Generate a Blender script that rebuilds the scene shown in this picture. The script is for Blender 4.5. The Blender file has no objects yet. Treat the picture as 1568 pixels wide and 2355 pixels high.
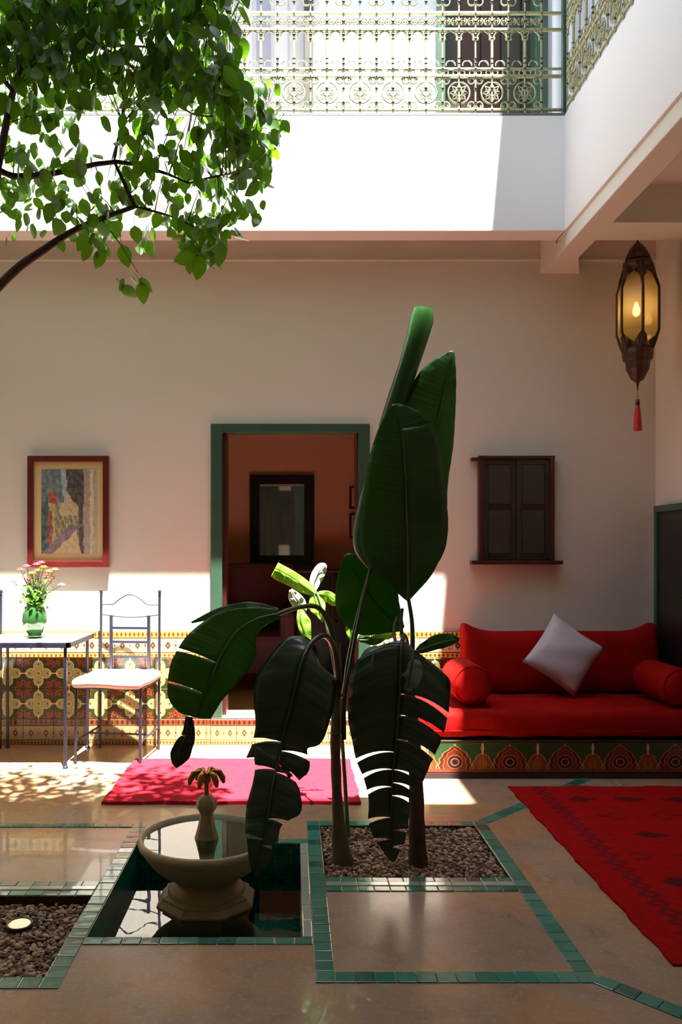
import bpy, bmesh, math, random
from mathutils import Vector, Matrix
random.seed(7)
S = bpy.context.scene
C = S.collection
PI = math.pi
F, CX, CY, H = 1800.0, 672.0, 1275.0, 1.25

# ------------------------------------------------------------------ camera
cam_d = bpy.data.cameras.new('camera'); cam = bpy.data.objects.new('camera', cam_d); C.objects.link(cam)
cam.location = (0, 0, H); cam.rotation_euler = (PI/2, 0, 0)
cam_d.sensor_width = 36; cam_d.sensor_fit = 'AUTO'; cam_d.lens = 36*F/2355
cam_d.shift_x = (784-CX)/2355; cam_d.shift_y = (CY-1177.5)/2355
cam_d.clip_start = 0.05; cam_d.clip_end = 100
S.camera = cam
# ------------------------------------------------------------------ sky, sun, exposure
W = bpy.data.worlds.new('sky'); S.world = W; W.use_nodes = True
wn = W.node_tree; sky = wn.nodes.new('ShaderNodeTexSky'); sky.sky_type = 'NISHITA'
SUN = Vector((0.090, -0.214, 1.0)).normalized()
sky.sun_disc = False; sky.sun_elevation = math.asin(SUN.z); sky.sun_rotation = math.atan2(SUN.x, SUN.y)
sky.air_density = 1.0; sky.dust_density = 1.5; sky.ozone_density = 1.0
bg = wn.nodes['Background']; wn.links.new(sky.outputs[0], bg.inputs[0]); bg.inputs[1].default_value = 1.35
sd = bpy.data.lights.new('sun', 'SUN'); sun = bpy.data.objects.new('sun', sd); C.objects.link(sun)
sd.energy = 120.0; sd.angle = math.radians(0.6); sd.color = (1.0, 0.95, 0.86)
sun.rotation_euler = SUN.to_track_quat('Z', 'Y').to_euler(); sun.location = (0, 3, 9)
S.view_settings.view_transform = 'Standard'; S.view_settings.look = 'None'
S.view_settings.gamma = 1; S.view_settings.use_curve_mapping = False
S.view_settings.exposure = -1.02
cy = S.cycles
cy.max_bounces = 12; cy.diffuse_bounces = 7; cy.glossy_bounces = 5; cy.transmission_bounces = 6; cy.transparent_max_bounces = 10
cy.caustics_reflective = False; cy.caustics_refractive = False; cy.sample_clamp_indirect = 6
try: cy.use_denoising = True
except Exception: pass

def P(px, py, d):
    return Vector(((px-CX)*d/F, d, H-(py-CY)*d/F))

# ------------------------------------------------------------------ materials
def lin(r, g, b):
    f = lambda c: (c/255/12.92 if c/255 <= .04045 else ((c/255+.055)/1.055)**2.4)
    return (f(r), f(g), f(b), 1)
class E:
    """tiny expression wrapper over Math nodes"""
    def __init__(s, t, v): s.t, s.v = t, v
    def _m(s, op, a, b=None, c=None):
        n = s.t.nodes.new('ShaderNodeMath'); n.operation = op
        for i, q in enumerate((a, b, c)):
            if q is None: continue
            q = q.v if isinstance(q, E) else q
            if isinstance(q, (int, float)): n.inputs[i].default_value = q
            else: s.t.links.new(q, n.inputs[i])
        return E(s.t, n.outputs[0])
    def __add__(s, o): return s._m('ADD', s, o)
    __radd__ = __add__
    def __sub__(s, o): return s._m('SUBTRACT', s, o)
    def __rsub__(s, o): return s._m('SUBTRACT', o, s)
    def __mul__(s, o): return s._m('MULTIPLY', s, o)
    __rmul__ = __mul__
    def __truediv__(s, o): return s._m('DIVIDE', s, o)
    def abs(s): return s._m('ABSOLUTE', s)
    def sqrt(s): return s._m('SQRT', s)
    def sin(s): return s._m('SINE', s)
    def cos(s): return s._m('COSINE', s)
    def frac(s): return s._m('FRACT', s)
    def floor(s): return s._m('FLOOR', s)
    def min(s, o): return s._m('MINIMUM', s, o)
    def max(s, o): return s._m('MAXIMUM', s, o)
    def lt(s, o): return s._m('LESS_THAN', s, o)
    def gt(s, o): return s._m('GREATER_THAN', s, o)
    def atan2(s, o): return s._m('ARCTAN2', s, o)
def hyp(a, b): return (a*a + b*b).sqrt()
def layer(t, base, mask, col):
    n = t.nodes.new('ShaderNodeMix'); n.data_type = 'RGBA'
    t.links.new(mask.v, n.inputs[0])
    for i, q in ((6, base), (7, col)):
        if isinstance(q, tuple): n.inputs[i].default_value = q
        else: t.links.new(q, n.inputs[i])
    return n.outputs[2]
def mat(name, col=(.8,.8,.8,1), rough=.6, metal=0, spec=.5, noise=None, bump=None, coat=0, sheen=0):
    """noise=(col2, scale, contrast) mottling; bump=(scale, strength, distance)"""
    m = bpy.data.materials.new(name); m.use_nodes = True; t = m.node_tree
    b = t.nodes['Principled BSDF']; b.inputs['Base Color'].default_value = col
    b.inputs['Roughness'].default_value = rough; b.inputs['Metallic'].default_value = metal
    b.inputs['Specular IOR Level'].default_value = spec; b.inputs['Coat Weight'].default_value = coat
    b.inputs['Sheen Weight'].default_value = sheen
    if noise or bump:
        tc = t.nodes.new('ShaderNodeTexCoord')
    if noise:
        n = t.nodes.new('ShaderNodeTexNoise'); n.inputs['Scale'].default_value = noise[1]; n.inputs['Detail'].default_value = 6
        t.links.new(tc.outputs['Object'], n.inputs['Vector'])
        r = t.nodes.new('ShaderNodeValToRGB'); k = noise[2]
        r.color_ramp.elements[0].position = .5-k; r.color_ramp.elements[1].position = .5+k
        r.color_ramp.elements[0].color = col; r.color_ramp.elements[1].color = noise[0]
        t.links.new(n.outputs['Fac'], r.inputs[0]); t.links.new(r.outputs[0], b.inputs['Base Color'])
    if bump:
        n = t.nodes.new('ShaderNodeTexNoise'); n.inputs['Scale'].default_value = bump[0]; n.inputs['Detail'].default_value = 4
        t.links.new(tc.outputs['Object'], n.inputs['Vector'])
        bp = t.nodes.new('ShaderNodeBump'); bp.inputs['Strength'].default_value = bump[1]; bp.inputs['Distance'].default_value = bump[2]
        t.links.new(n.outputs['Fac'], bp.inputs['Height']); t.links.new(bp.outputs[0], b.inputs['Normal'])
    return m
def uvxy(t):
    u = t.nodes.new('ShaderNodeUVMap'); s = t.nodes.new('ShaderNodeSeparateXYZ'); t.links.new(u.outputs[0], s.inputs[0])
    return E(t, s.outputs[0]), E(t, s.outputs[1])
def setcol(m, sock):
    m.node_tree.links.new(sock, m.node_tree.nodes['Principled BSDF'].inputs['Base Color'])

M = {}
M['plaster'] = mat('white lime plaster', (.72,.70,.64,1), .8, noise=((.67,.65,.59,1), 1.3, .3), bump=(22, .12, .01))
M['plaster_cool'] = mat('white painted plaster', (.83,.83,.83,1), .75, bump=(30, .08, .01))
M['floor'] = mat('polished beige plaster floor', lin(176,150,126), .22, spec=.6, coat=.3)
def floor_nodes():
    m = M['floor']; t = m.node_tree; b = t.nodes['Principled BSDF']
    tc = t.nodes.new('ShaderNodeTexCoord')
    def nz(sc, det, dist=0):
        n = t.nodes.new('ShaderNodeTexNoise'); n.inputs['Scale'].default_value = sc; n.inputs['Detail'].default_value = det
        n.inputs['Distortion'].default_value = dist; t.links.new(tc.outputs['Object'], n.inputs['Vector']); return E(t, n.outputs['Fac'])
    a, c, f = nz(1.6, 5, .8), nz(9, 6, .3), nz(60, 4)
    k1 = ((a-.44)*7).max(0).min(1); k2 = ((c-.5)*5).max(0).min(1); k3 = ((f-.52)*6).max(0).min(1)
    base = layer(t, lin(158,138,118), k1, lin(174,140,102))
    base = layer(t, base, k2*.55, lin(134,110,88)); base = layer(t, base, k3*.35, lin(184,168,150))
    t.links.new(base, b.inputs['Base Color'])
    r = c*.22 + .12; t.links.new(r.v, b.inputs['Roughness'])
    bp = t.nodes.new('ShaderNodeBump'); bp.inputs['Strength'].default_value = .12; bp.inputs['Distance'].default_value = .01
    t.links.new((a+c*.4).v, bp.inputs['Height']); t.links.new(bp.outputs[0], b.inputs['Normal'])
floor_nodes()
def teal_mat():
    m = mat('teal glazed tile', lin(44,122,106), .16, spec=.6, coat=.6, bump=(14, .25, .01)); t = m.node_tree
    oi = t.nodes.new('ShaderNodeObjectInfo'); r = E(t, oi.outputs['Random'])
    c = layer(t, lin(40,118,102), r, lin(66,142,124)); c = layer(t, c, r.lt(.14), lin(34,98,92)); setcol(m, c); return m
M['teal'] = teal_mat()
M['pale_strip'] = mat('pale glazed strip', lin(170,186,176), .10, spec=.8, coat=1, bump=(12, .3, .01))
def mosaic():
    m = mat('dark green pool mosaic', lin(22,90,84), .2, spec=.5); t = m.node_tree
    tc = t.nodes.new('ShaderNodeTexCoord'); s = t.nodes.new('ShaderNodeSeparateXYZ'); t.links.new(tc.outputs['Object'], s.inputs[0])
    x, y, z = [E(t, s.outputs[i])*(1/.022) for i in range(3)]
    g = x.frac().lt(.1).max(y.frac().lt(.1)).max(z.frac().lt(.1))
    wn_ = t.nodes.new('ShaderNodeTexWhiteNoise'); cb = t.nodes.new('ShaderNodeCombineXYZ')
    for i, q in enumerate((x, y, z)): t.links.new(q.floor().v, cb.inputs[i])
    t.links.new(cb.outputs[0], wn_.inputs['Vector'])
    c = layer(t, lin(12,98,88), E(t, wn_.outputs['Value']), lin(20,128,112)); c = layer(t, c, g*.6, lin(12,50,48)); setcol(m, c)
    return m
M['mosaic'] = mosaic()
def water_mat():
    m = bpy.data.materials.new('water'); m.use_nodes = True; t = m.node_tree; t.nodes.clear()
    o = t.nodes.new('ShaderNodeOutputMaterial'); mx = t.nodes.new('ShaderNodeMixShader')
    fr = t.nodes.new('ShaderNodeFresnel'); fr.inputs['IOR'].default_value = 2.3
    tr = t.nodes.new('ShaderNodeBsdfTransparent'); tr.inputs[0].default_value = (.62,.86,.80,1)
    gl = t.nodes.new('ShaderNodeBsdfGlossy'); gl.inputs['Roughness'].default_value = 0.0; gl.inputs[0].default_value = (1,1,1,1)
    tc = t.nodes.new('ShaderNodeTexCoord'); n = t.nodes.new('ShaderNodeTexNoise'); n.inputs['Scale'].default_value = 9
    t.links.new(tc.outputs['Object'], n.inputs['Vector'])
    bp = t.nodes.new('ShaderNodeBump'); bp.inputs['Strength'].default_value = .03; bp.inputs['Distance'].default_value = .01
    t.links.new(n.outputs['Fac'], bp.inputs['Height'])
    t.links.new(bp.outputs[0], gl.inputs['Normal']); t.links.new(bp.outputs[0], fr.inputs['Normal'])
    t.links.new(fr.outputs[0], mx.inputs[0]); t.links.new(tr.outputs[0], mx.inputs[1]); t.links.new(gl.outputs[0], mx.inputs[2]); t.links.new(mx.outputs[0], o.inputs[0])
    return m
M['water'] = water_mat()
def leaf_mat(name, base, trans, k, rough=.35, vein=0, spec=.5, vary=None):
    m = bpy.data.materials.new(name); m.use_nodes = True; t = m.node_tree; b = t.nodes['Principled BSDF']
    b.inputs['Base Color'].default_value = base; b.inputs['Roughness'].default_value = rough; b.inputs['Specular IOR Level'].default_value = spec
    o = [n for n in t.nodes if n.type == 'OUTPUT_MATERIAL'][0]
    tr = t.nodes.new('ShaderNodeBsdfTranslucent'); tr.inputs[0].default_value = trans
    mx = t.nodes.new('ShaderNodeMixShader'); mx.inputs[0].default_value = k
    t.links.new(b.outputs[0], mx.inputs[1]); t.links.new(tr.outputs[0], mx.inputs[2]); t.links.new(mx.outputs[0], o.inputs[0])
    if vary:
        oi = t.nodes.new('ShaderNodeObjectInfo'); r = E(t, oi.outputs['Random'])
        gi = t.nodes.new('ShaderNodeNewGeometry'); r = (r + E(t, gi.outputs['Random Per Island'])).frac()
        c = layer(t, base, r, vary); t.links.new(c, b.inputs['Base Color'])
    if vein:
        u, v = uvxy(t)
        w = (v*vein + u.abs()*-6).sin()
        bp = t.nodes.new('ShaderNodeBump'); bp.inputs['Strength'].default_value = .10; bp.inputs['Distance'].default_value = .003
        t.links.new(w.v, bp.inputs['Height']); t.links.new(bp.outputs[0], b.inputs['Normal']); t.links.new(bp.outputs[0], tr.inputs['Normal'])
    return m
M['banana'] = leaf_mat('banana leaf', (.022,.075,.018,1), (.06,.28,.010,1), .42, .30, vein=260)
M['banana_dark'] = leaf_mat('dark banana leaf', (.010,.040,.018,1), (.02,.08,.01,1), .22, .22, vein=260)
M['banana_pale'] = leaf_mat('grey-green leaf underside', (.10,.19,.13,1), (.06,.16,.02,1), .2, .4, vein=200)
M['young'] = leaf_mat('young yellow green leaf', (.20,.42,.04,1), (.35,.60,.02,1), .5, .4, vein=120)
M['young_white'] = leaf_mat('pale young leaf', (.75,.78,.70,1), (.6,.7,.4,1), .3, .4)
M['ficus'] = leaf_mat('tree leaf', (.010,.040,.010,1), (.20,.50,.010,1), .26, .35, vary=(.028,.085,.014,1))
M['bark'] = mat('dark brown bark', lin(70,48,38), .8, noise=(lin(46,32,26), 30, .3), bump=(50, .6, .01))
M['stalk'] = mat('banana stalk', lin(88,84,50), .5, noise=(lin(62,46,32), 8, .2), bump=(40, .3, .005))
M['stalk_dark'] = mat('dark petiole', lin(34,48,32), .35)
M['rib'] = mat('leaf midrib', lin(54,84,36), .5)
M['green_paint'] = mat('dark green paint', lin(52,84,66), .35, noise=(lin(40,66,52), 6, .3))
M['shutter_green'] = mat('aged green shutter paint', lin(38,46,36), .5, noise=(lin(48,40,30), 14, .25))
M['dark_wood'] = mat('dark red-brown wood', lin(64,24,16), .4, noise=(lin(44,18,14), 20, .3))
M['frame_red'] = mat('mahogany picture frame', lin(84,20,18), .3, noise=(lin(60,14,14), 16, .3), coat=.4)
M['mount'] = mat('beige picture mount', lin(190,170,122), .8)
M['black'] = mat('black lacquer', lin(22,22,26), .3)
M['iron'] = mat('blue-black wrought iron', lin(32,32,48), .38, spec=.5)
M['marble'] = mat('pale table slab', lin(214,210,204), .25, noise=(lin(196,190,182), 6, .2))
M['cushion_white'] = mat('white cotton', lin(226,220,222), .85, bump=(120, .15, .004), sheen=.3)
M['red'] = mat('red velvet', (.31,.004,.003,1), .85, spec=.08, noise=((.22,.003,.002,1), 6, .25), bump=(90, .2, .004))
M['red_rug'] = mat('red wool rug', (.40,.020,.036,1), .95, spec=.05, noise=((.33,.014,.026,1), 24, .3), bump=(160, .8, .01))
M['grey_pillow'] = mat('lilac grey satin', lin(190,182,196), .5, bump=(8, .3, .02), sheen=.2)
M['stone'] = mat('cream carved stone', lin(166,156,122), .5, noise=(lin(146,134,100), 10, .3), bump=(40, .15, .006))
M['brass'] = mat('aged brass', lin(150,112,54), .3, metal=1)
M['brown_metal'] = mat('pierced brown metal', lin(50,34,26), .45, metal=.6, noise=(lin(80,54,36), 40, .2))
M['rail'] = mat('painted iron tracery', lin(168,166,128), .5, noise=(lin(120,120,84), 60, .25))
M['post'] = mat('dark teal iron post', lin(38,72,66), .45)
M['grey_cap'] = mat('grey painted kerb', lin(90,94,92), .6)
M['room'] = mat('brown plaster room', lin(224,188,154), .8, noise=(lin(214,176,142), 2, .3), bump=(18, .2, .01))
M['room_floor'] = mat('ochre room floor', lin(150,104,50), .4)
M['mirror'] = mat('mirror glass', (.85,.9,.88,1), .03, metal=1)
M['maroon'] = mat('maroon upholstery', lin(70,28,28), .8)
M['plinth'] = mat('dark plinth', lin(40,18,22), .35)
M['vase'] = mat('green glass', lin(60,112,62), .08, spec=.8, coat=.5)
M['vase'].node_tree.nodes['Principled BSDF'].inputs['Transmission Weight'].default_value = .55
M['petal_pink'] = leaf_mat('pink petal', lin(226,96,110), lin(240,120,130), .3)
M['petal_orange'] = leaf_mat('orange petal', lin(240,150,80), lin(250,170,90), .3)
M['petal_lilac'] = leaf_mat('lilac petal', lin(206,120,200), lin(220,140,210), .3)
M['bouquet_leaf'] = leaf_mat('bouquet leaf', (.06,.18,.03,1), (.2,.45,.05,1), .4)
M['tassel'] = mat('red silk tassel', lin(170,20,30), .6)
def pebble_mat():
    m = mat('gravel', lin(120,96,74), .8); t = m.node_tree; g = t.nodes.new('ShaderNodeNewGeometry')
    r = E(t, g.outputs['Random Per Island'])
    c = layer(t, lin(128,104,80), r.gt(.4), lin(92,66,46)); c = layer(t, c, r.gt(.72), lin(172,152,128)); c = layer(t, c, r.lt(.12), lin(60,44,36))
    setcol(m, c); return m
M['gravel'] = pebble_mat()
M['soil'] = mat('dark soil', lin(50,38,28), .9)
def glass_mat():
    m = bpy.data.materials.new('amber lantern glass'); m.use_nodes = True; t = m.node_tree; t.nodes.clear()
    o = t.nodes.new('ShaderNodeOutputMaterial'); a = t.nodes.new('ShaderNodeBsdfTransparent'); a.inputs[0].default_value = (.80,.66,.42,1)
    b = t.nodes.new('ShaderNodeBsdfTranslucent'); b.inputs[0].default_value = (.92,.76,.48,1)
    g = t.nodes.new('ShaderNodeBsdfGlossy'); g.inputs['Roughness'].default_value = .15
    m1 = t.nodes.new('ShaderNodeMixShader'); m1.inputs[0].default_value = .34; m2 = t.nodes.new('ShaderNodeMixShader'); m2.inputs[0].default_value = .08
    t.links.new(a.outputs[0], m1.inputs[1]); t.links.new(b.outputs[0], m1.inputs[2]); t.links.new(m1.outputs[0], m2.inputs[1]); t.links.new(g.outputs[0], m2.inputs[2]); t.links.new(m2.outputs[0], o.inputs[0])
    return m
M['lantern_glass'] = glass_mat()
def emit(name, col, s):
    m = bpy.data.materials.new(name); m.use_nodes = True; t = m.node_tree; b = t.nodes['Principled BSDF']
    b.inputs['Base Color'].default_value = col; b.inputs['Emission Color'].default_value = col; b.inputs['Emission Strength'].default_value = s
    return m
M['bulb'] = emit('glowing bulb', (1,.72,.34,1), 40)
M['ground_lamp'] = emit('glowing lamp disc', (1,.80,.50,1), 1.6)
# --- glazed wall tile patterns (flat print on each tile)
def tile_star():
    m = mat('quatrefoil glazed tile', rough=.25, spec=.6); t = m.node_tree; u, v = uvxy(t)
    x, y = (u-.5).abs(), (v-.5).abs()
    ax, ay = x.max(y), x.min(y)
    d = hyp(ax-.235, ay*1.15) - .165                       # petal
    cx, cy_ = .5-x, .5-y
    r = hyp(cx, cy_); th = cx.atan2(cy_)
    ros = (th*8).cos()*.05 + .27
    c = layer(t, lin(44,52,22), r.lt(ros), lin(98,32,16))
    c = layer(t, c, (r - ros + .05).abs().lt(.018), lin(132,70,34))
    c = layer(t, c, r.lt(.17), lin(66,38,14)); c = layer(t, c, (r-.13).abs().lt(.022)*((th*8).cos().gt(0)), lin(140,80,38))
    c = layer(t, c, r.lt(.06), lin(70,30,30))
    c = layer(t, c, d.lt(.028), lin(196,176,118)); c = layer(t, c, d.lt(.0), lin(142,138,96))
    c = layer(t, c, (ay.lt(.018))*(ax.gt(.36)), lin(214,190,130))
    c = layer(t, c, hyp(ax-.30, ay).lt(.030), lin(104,40,30)); c = layer(t, c, hyp(x, y).lt(.035), lin(90,50,24))
    c = layer(t, c, ((x-y).abs().lt(.012))*(ax.lt(.12)), lin(110,110,70))
    setcol(m, c); return m
M['tile_star'] = tile_star()
def tile_border(light):
    m = mat('cartouche border tile', rough=.25, spec=.6); t = m.node_tree; u, v = uvxy(t)
    x = ((u*2).frac()-.5).abs(); y = (v-.5).abs()
    base = lin(206,196,164) if light else lin(142,130,98)
    c = layer(t, base, (x*1.6+y).lt(.36), lin(150,100,60)); c = layer(t, c, (x*1.6+y).lt(.24), lin(54,40,34)); c = layer(t, c, (x*1.6+y).lt(.10), lin(190,150,90))
    xx = ((u*2+.5).frac()-.5).abs()
    c = layer(t, c, (hyp(xx*1.8, y)-.28).abs().lt(.04), lin(120,130,80)); c = layer(t, c, hyp(xx*1.8, y).lt(.10), lin(150,60,34))
    c = layer(t, c, y.gt(.44), lin(150,120,70)); setcol(m, c); return m
M['tile_border'] = tile_border(False); M['tile_border_light'] = tile_border(True)
def tile_dash(a, b, k):
    m = mat('dash border tile', rough=.25, spec=.6); t = m.node_tree; u, v = uvxy(t)
    x = ((u*k).frac()-.5).abs(); y = (v-.5).abs()
    c = layer(t, a, (x*1.0+y*.8).lt(.34), b); c = layer(t, c, y.gt(.42), lin(110,70,30)); setcol(m, c); return m
M['tile_dash_yellow'] = tile_dash(lin(214,176,82), lin(110,60,30), 7)
M['tile_dash_red'] = tile_dash(lin(112,58,30), lin(44,26,18), 6)
M['tile_dash_base'] = tile_dash(lin(140,116,70), lin(84,52,32), 9)
def arch_tile():
    m = mat('painted arch tile', rough=.3, spec=.5); t = m.node_tree; u, v = uvxy(t)
    def arch(x, w, top, sc):
        # x: distance from the centre line; pointed, scalloped arch field (<0 inside)
        prof = ((v-.12)/(top-.12)).max(0).min(1)
        half = (1-prof*prof*prof)*w + (v*sc*2*PI).sin()*.012
        return x - half
    x0 = (u-.5).abs(); x1 = .5 - x0
    A, B = arch(x0, .285, .88, 5), arch(x1, .165, .66, 4)
    g = lin(40,66,38)
    c = layer(t, g, B.lt(.02), lin(160,110,66)); c = layer(t, c, B.lt(0), lin(116,54,22)); c = layer(t, c, B.lt(-.08), lin(138,72,30))
    c = layer(t, c, (x1.lt(.012))*v.gt(.6), lin(210,180,120))
    c = layer(t, c, A.lt(.022), lin(160,108,64)); c = layer(t, c, A.lt(0), lin(76,20,14)); 
    c = layer(t, c, (A+.075).abs().lt(.012), lin(150,76,36)); c = layer(t, c, A.lt(-.10), lin(96,40,20))
    r = hyp(x0, (v-.36)*.62); c = layer(t, c, r.lt(.15), lin(140,72,38)); c = layer(t, c, r.lt(.125), lin(40,24,36)); c = layer(t, c, (r-.07).abs().lt(.012), lin(170,90,60))
    c = layer(t, c, v.lt(.13), lin(120,62,32)); c = layer(t, c, (v-.10).abs().lt(.012), lin(90,30,20)); c = layer(t, c, v.lt(.05), lin(84,40,26)); c = layer(t, c, v.gt(.965), lin(90,66,40))
    setcol(m, c); return m
M['arch_tile'] = arch_tile()
def rug_mat():
    m = mat('red kilim with dark motifs', (.55,.012,.012,1), .95, spec=.05, bump=(140, .7, .01)); t = m.node_tree; u, v = uvxy(t)  # metres
    n = t.nodes.new('ShaderNodeTexNoise'); n.inputs['Scale'].default_value = 90
    tc = t.nodes.new('ShaderNodeTexCoord'); t.links.new(tc.outputs['Object'], n.inputs['Vector']); nf = E(t, n.outputs['Fac'])
    row = (v/.25+.12).floor(); cxx = (u-.07)/.24 + row*.25
    x = (cxx.frac()-.5).abs()*.24; y = ((v/.25+.12).frac()-.5).abs()*.25
    zig = ((u*60).sin()*.008)
    dia = x*.6 + y + zig + (nf-.5)*.03
    which = (row*.5).frac().gt(.25)
    solid = dia.lt(.046)*(u.gt(.24)); ring = (dia-.040).abs().lt(.010)*(u.gt(.24))*which
    c0 = layer(t, (.26,.004,.004,1), (nf*1.6-.4).max(0).min(1), (.38,.006,.005,1))
    bands = ((v*46 + nf*2).sin().gt(.86))*.35; c0 = layer(t, c0, bands, (.34,.008,.010,1))
    c = layer(t, c0, solid*(1-which)*.9, (.06,.010,.014,1)); c = layer(t, c, ring*.75, (.08,.012,.014,1))
    eb = ((u-.15).abs() + ((v/.075).frac()-.5).abs()*.09 + (nf-.5)*.02)
    c = layer(t, c, (eb-.035).abs().lt(.016)*.75, (.09,.012,.014,1)); setcol(m, c); return m
M['kilim'] = rug_mat()

# ------------------------------------------------------------------ mesh builder
class MB:
    def __init__(s): s.v, s.f, s.uv, s.sm = [], [], [], []
    def add(s, vs, fs, uvs=None, smooth=False):
        o = len(s.v); s.v += [Vector(q) for q in vs]
        for i, f in enumerate(fs):
            s.f.append([o+j for j in f]); s.uv.append(uvs[i] if uvs else None); s.sm.append(smooth)
        return s
    def box(s, x0, x1, y0, y1, z0, z1, bev=0):
        if bev:
            bm = bmesh.new(); bmesh.ops.create_cube(bm, size=1)
            for v in bm.verts: v.co = Vector(((x0+x1)/2+v.co.x*(x1-x0), (y0+y1)/2+v.co.y*(y1-y0), (z0+z1)/2+v.co.z*(z1-z0)))
            bmesh.ops.bevel(bm, geom=bm.edges[:], offset=bev, segments=2, affect='EDGES', profile=.6); return s.bm(bm)
        v = [(x, y, z) for z in (z0, z1) for y in (y0, y1) for x in (x0, x1)]
        return s.add(v, [(0,2,3,1),(4,5,7,6),(0,1,5,4),(2,6,7,3),(0,4,6,2),(1,3,7,5)])
    def bm(s, bm, smooth=False):
        bm.verts.index_update(); s.add([v.co.copy() for v in bm.verts], [[v.index for v in f.verts] for f in bm.faces], smooth=smooth); bm.free(); return s
    def tube(s, pts, r, n=8, cap=True, smooth=True):
        pts = [Vector(p) for p in pts]; rs = r if isinstance(r, (list, tuple)) else [r]*len(pts)
        vs, fs = [], []; ref = None
        for i, p in enumerate(pts):
            t = (pts[min(i+1, len(pts)-1)] - pts[max(i-1, 0)]).normalized()
            if ref is None: ref = Vector((0,0,1)) if abs(t.z) < .9 else Vector((1,0,0))
            a = t.cross(ref).normalized(); b = t.cross(a).normalized(); ref = -b if False else ref
            if i and (a.dot(pa) < 0): a, b = -a, -b
            pa = a
            for k in range(n):
                an = 2*PI*k/n; vs.append(p + (a*math.cos(an) + b*math.sin(an))*rs[i])
        for i in range(len(pts)-1):
            for k in range(n):
                fs.append((i*n+k, i*n+(k+1)%n, (i+1)*n+(k+1)%n, (i+1)*n+k))
        s.add(vs, fs, smooth=smooth)
        if cap: s.add(vs[:n], [tuple(range(n))[::-1]]); s.add(vs[-n:], [tuple(range(n))])
        return s
    def ring(s, c, R, r, axis='y', n=16, m=5, a0=0, a1=2*PI):
        full = abs(a1-a0-2*PI) < 1e-6; k = n if not full else n
        pts = []
        for i in range(n+1):
            a = a0+(a1-a0)*i/n; u, w = math.cos(a)*R, math.sin(a)*R
            pts.append(Vector(c) + (Vector((u,0,w)) if axis == 'y' else Vector((0,u,w)) if axis == 'x' else Vector((u,w,0))))
        return s.tube(pts, r, m, cap=not full)
    def lathe(s, prof, c=(0,0,0), n=32, smooth=True, rot=0):
        vs, fs = [], []
        for (r, z) in prof:
            for k in range(n):
                a = 2*PI*k/n+rot; vs.append((c[0]+r*math.cos(a), c[1]+r*math.sin(a), c[2]+z))
        for i in range(len(prof)-1):
            for k in range(n): fs.append((i*n+k, i*n+(k+1)%n, (i+1)*n+(k+1)%n, (i+1)*n+k))
        s.add(vs, fs, smooth=smooth)
        for i, rev in ((0, True), (len(prof)-1, False)):
            if prof[i][0] > 1e-4:
                q = vs[i*n:(i+1)*n]; s.add(q, [tuple(range(n))[::-1] if rev else tuple(range(n))])
        return s
    def xf(s, mtx):
        s.v = [mtx @ v for v in s.v]; return s

def mesh(name, mb, m):
    me = bpy.data.meshes.new(name); me.from_pydata([tuple(v) for v in mb.v], [], mb.f)
    if any(mb.sm): me.polygons.foreach_set('use_smooth', mb.sm)
    if any(u is not None for u in mb.uv):
        ul = me.uv_layers.new(name='UVMap'); k = 0
        for f, u in zip(mb.f, mb.uv):
            for j in range(len(f)): ul.data[k].uv = u[j] if u else (0,0); k += 1
    if m is not None: me.materials.append(m if not isinstance(m, str) else M[m])
    me.update(); return me
WL = {}   # world location of parents (unrotated trees)
def tag(o, label=None, cat=None, group=None, kind=None):
    if label: o['label'] = label
    if cat: o['category'] = cat
    if group: o['group'] = group
    if kind: o['kind'] = kind
    return o
def thing(name, loc, label, cat, group=None, rz=0):
    o = bpy.data.objects.new(name, None); C.objects.link(o); o.location = loc; o.rotation_euler = (0,0,rz)
    o.empty_display_size = .1; WL[o] = Vector(loc); return tag(o, label, cat, group)
def obj(name, mb, m, parent=None, world=True, label=None):
    """one mesh object; with world=True the builder holds world coordinates"""
    if parent is None:
        xs = [v.x for v in mb.v]; ys = [v.y for v in mb.v]; zs = [v.z for v in mb.v]
        off = Vector(((min(xs)+max(xs))/2, (min(ys)+max(ys))/2, min(zs))) if world else Vector((0,0,0))
    else: off = WL[parent] if world else Vector((0,0,0))
    for i in range(len(mb.v)): mb.v[i] = mb.v[i]-off
    o = bpy.data.objects.new(name, mesh(name, mb, m)); C.objects.link(o)
    if parent is None: o.location = off; WL[o] = off
    else: o.parent = parent; WL[o] = off
    if label: o['label'] = label
    return o
def inst(name, me, parent, loc, rot=(0,0,0), scale=(1,1,1)):
    o = bpy.data.objects.new(name, me); C.objects.link(o); o.parent = parent
    if name in ('arch', 'scroll', 'knobs', 'rosette', 'medallion'): o['kind'] = 'stuff'
    o.location = Vector(loc)-WL[parent]; o.rotation_euler = rot; o.scale = scale; return o
def solid(o, th=.002, off=0):
    md = o.modifiers.new('thickness', 'SOLIDIFY'); md.thickness = th; md.offset = off; return o
def struct(name, mb, m, label=None): return tag(obj(name, mb, m), label, kind='structure')

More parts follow.
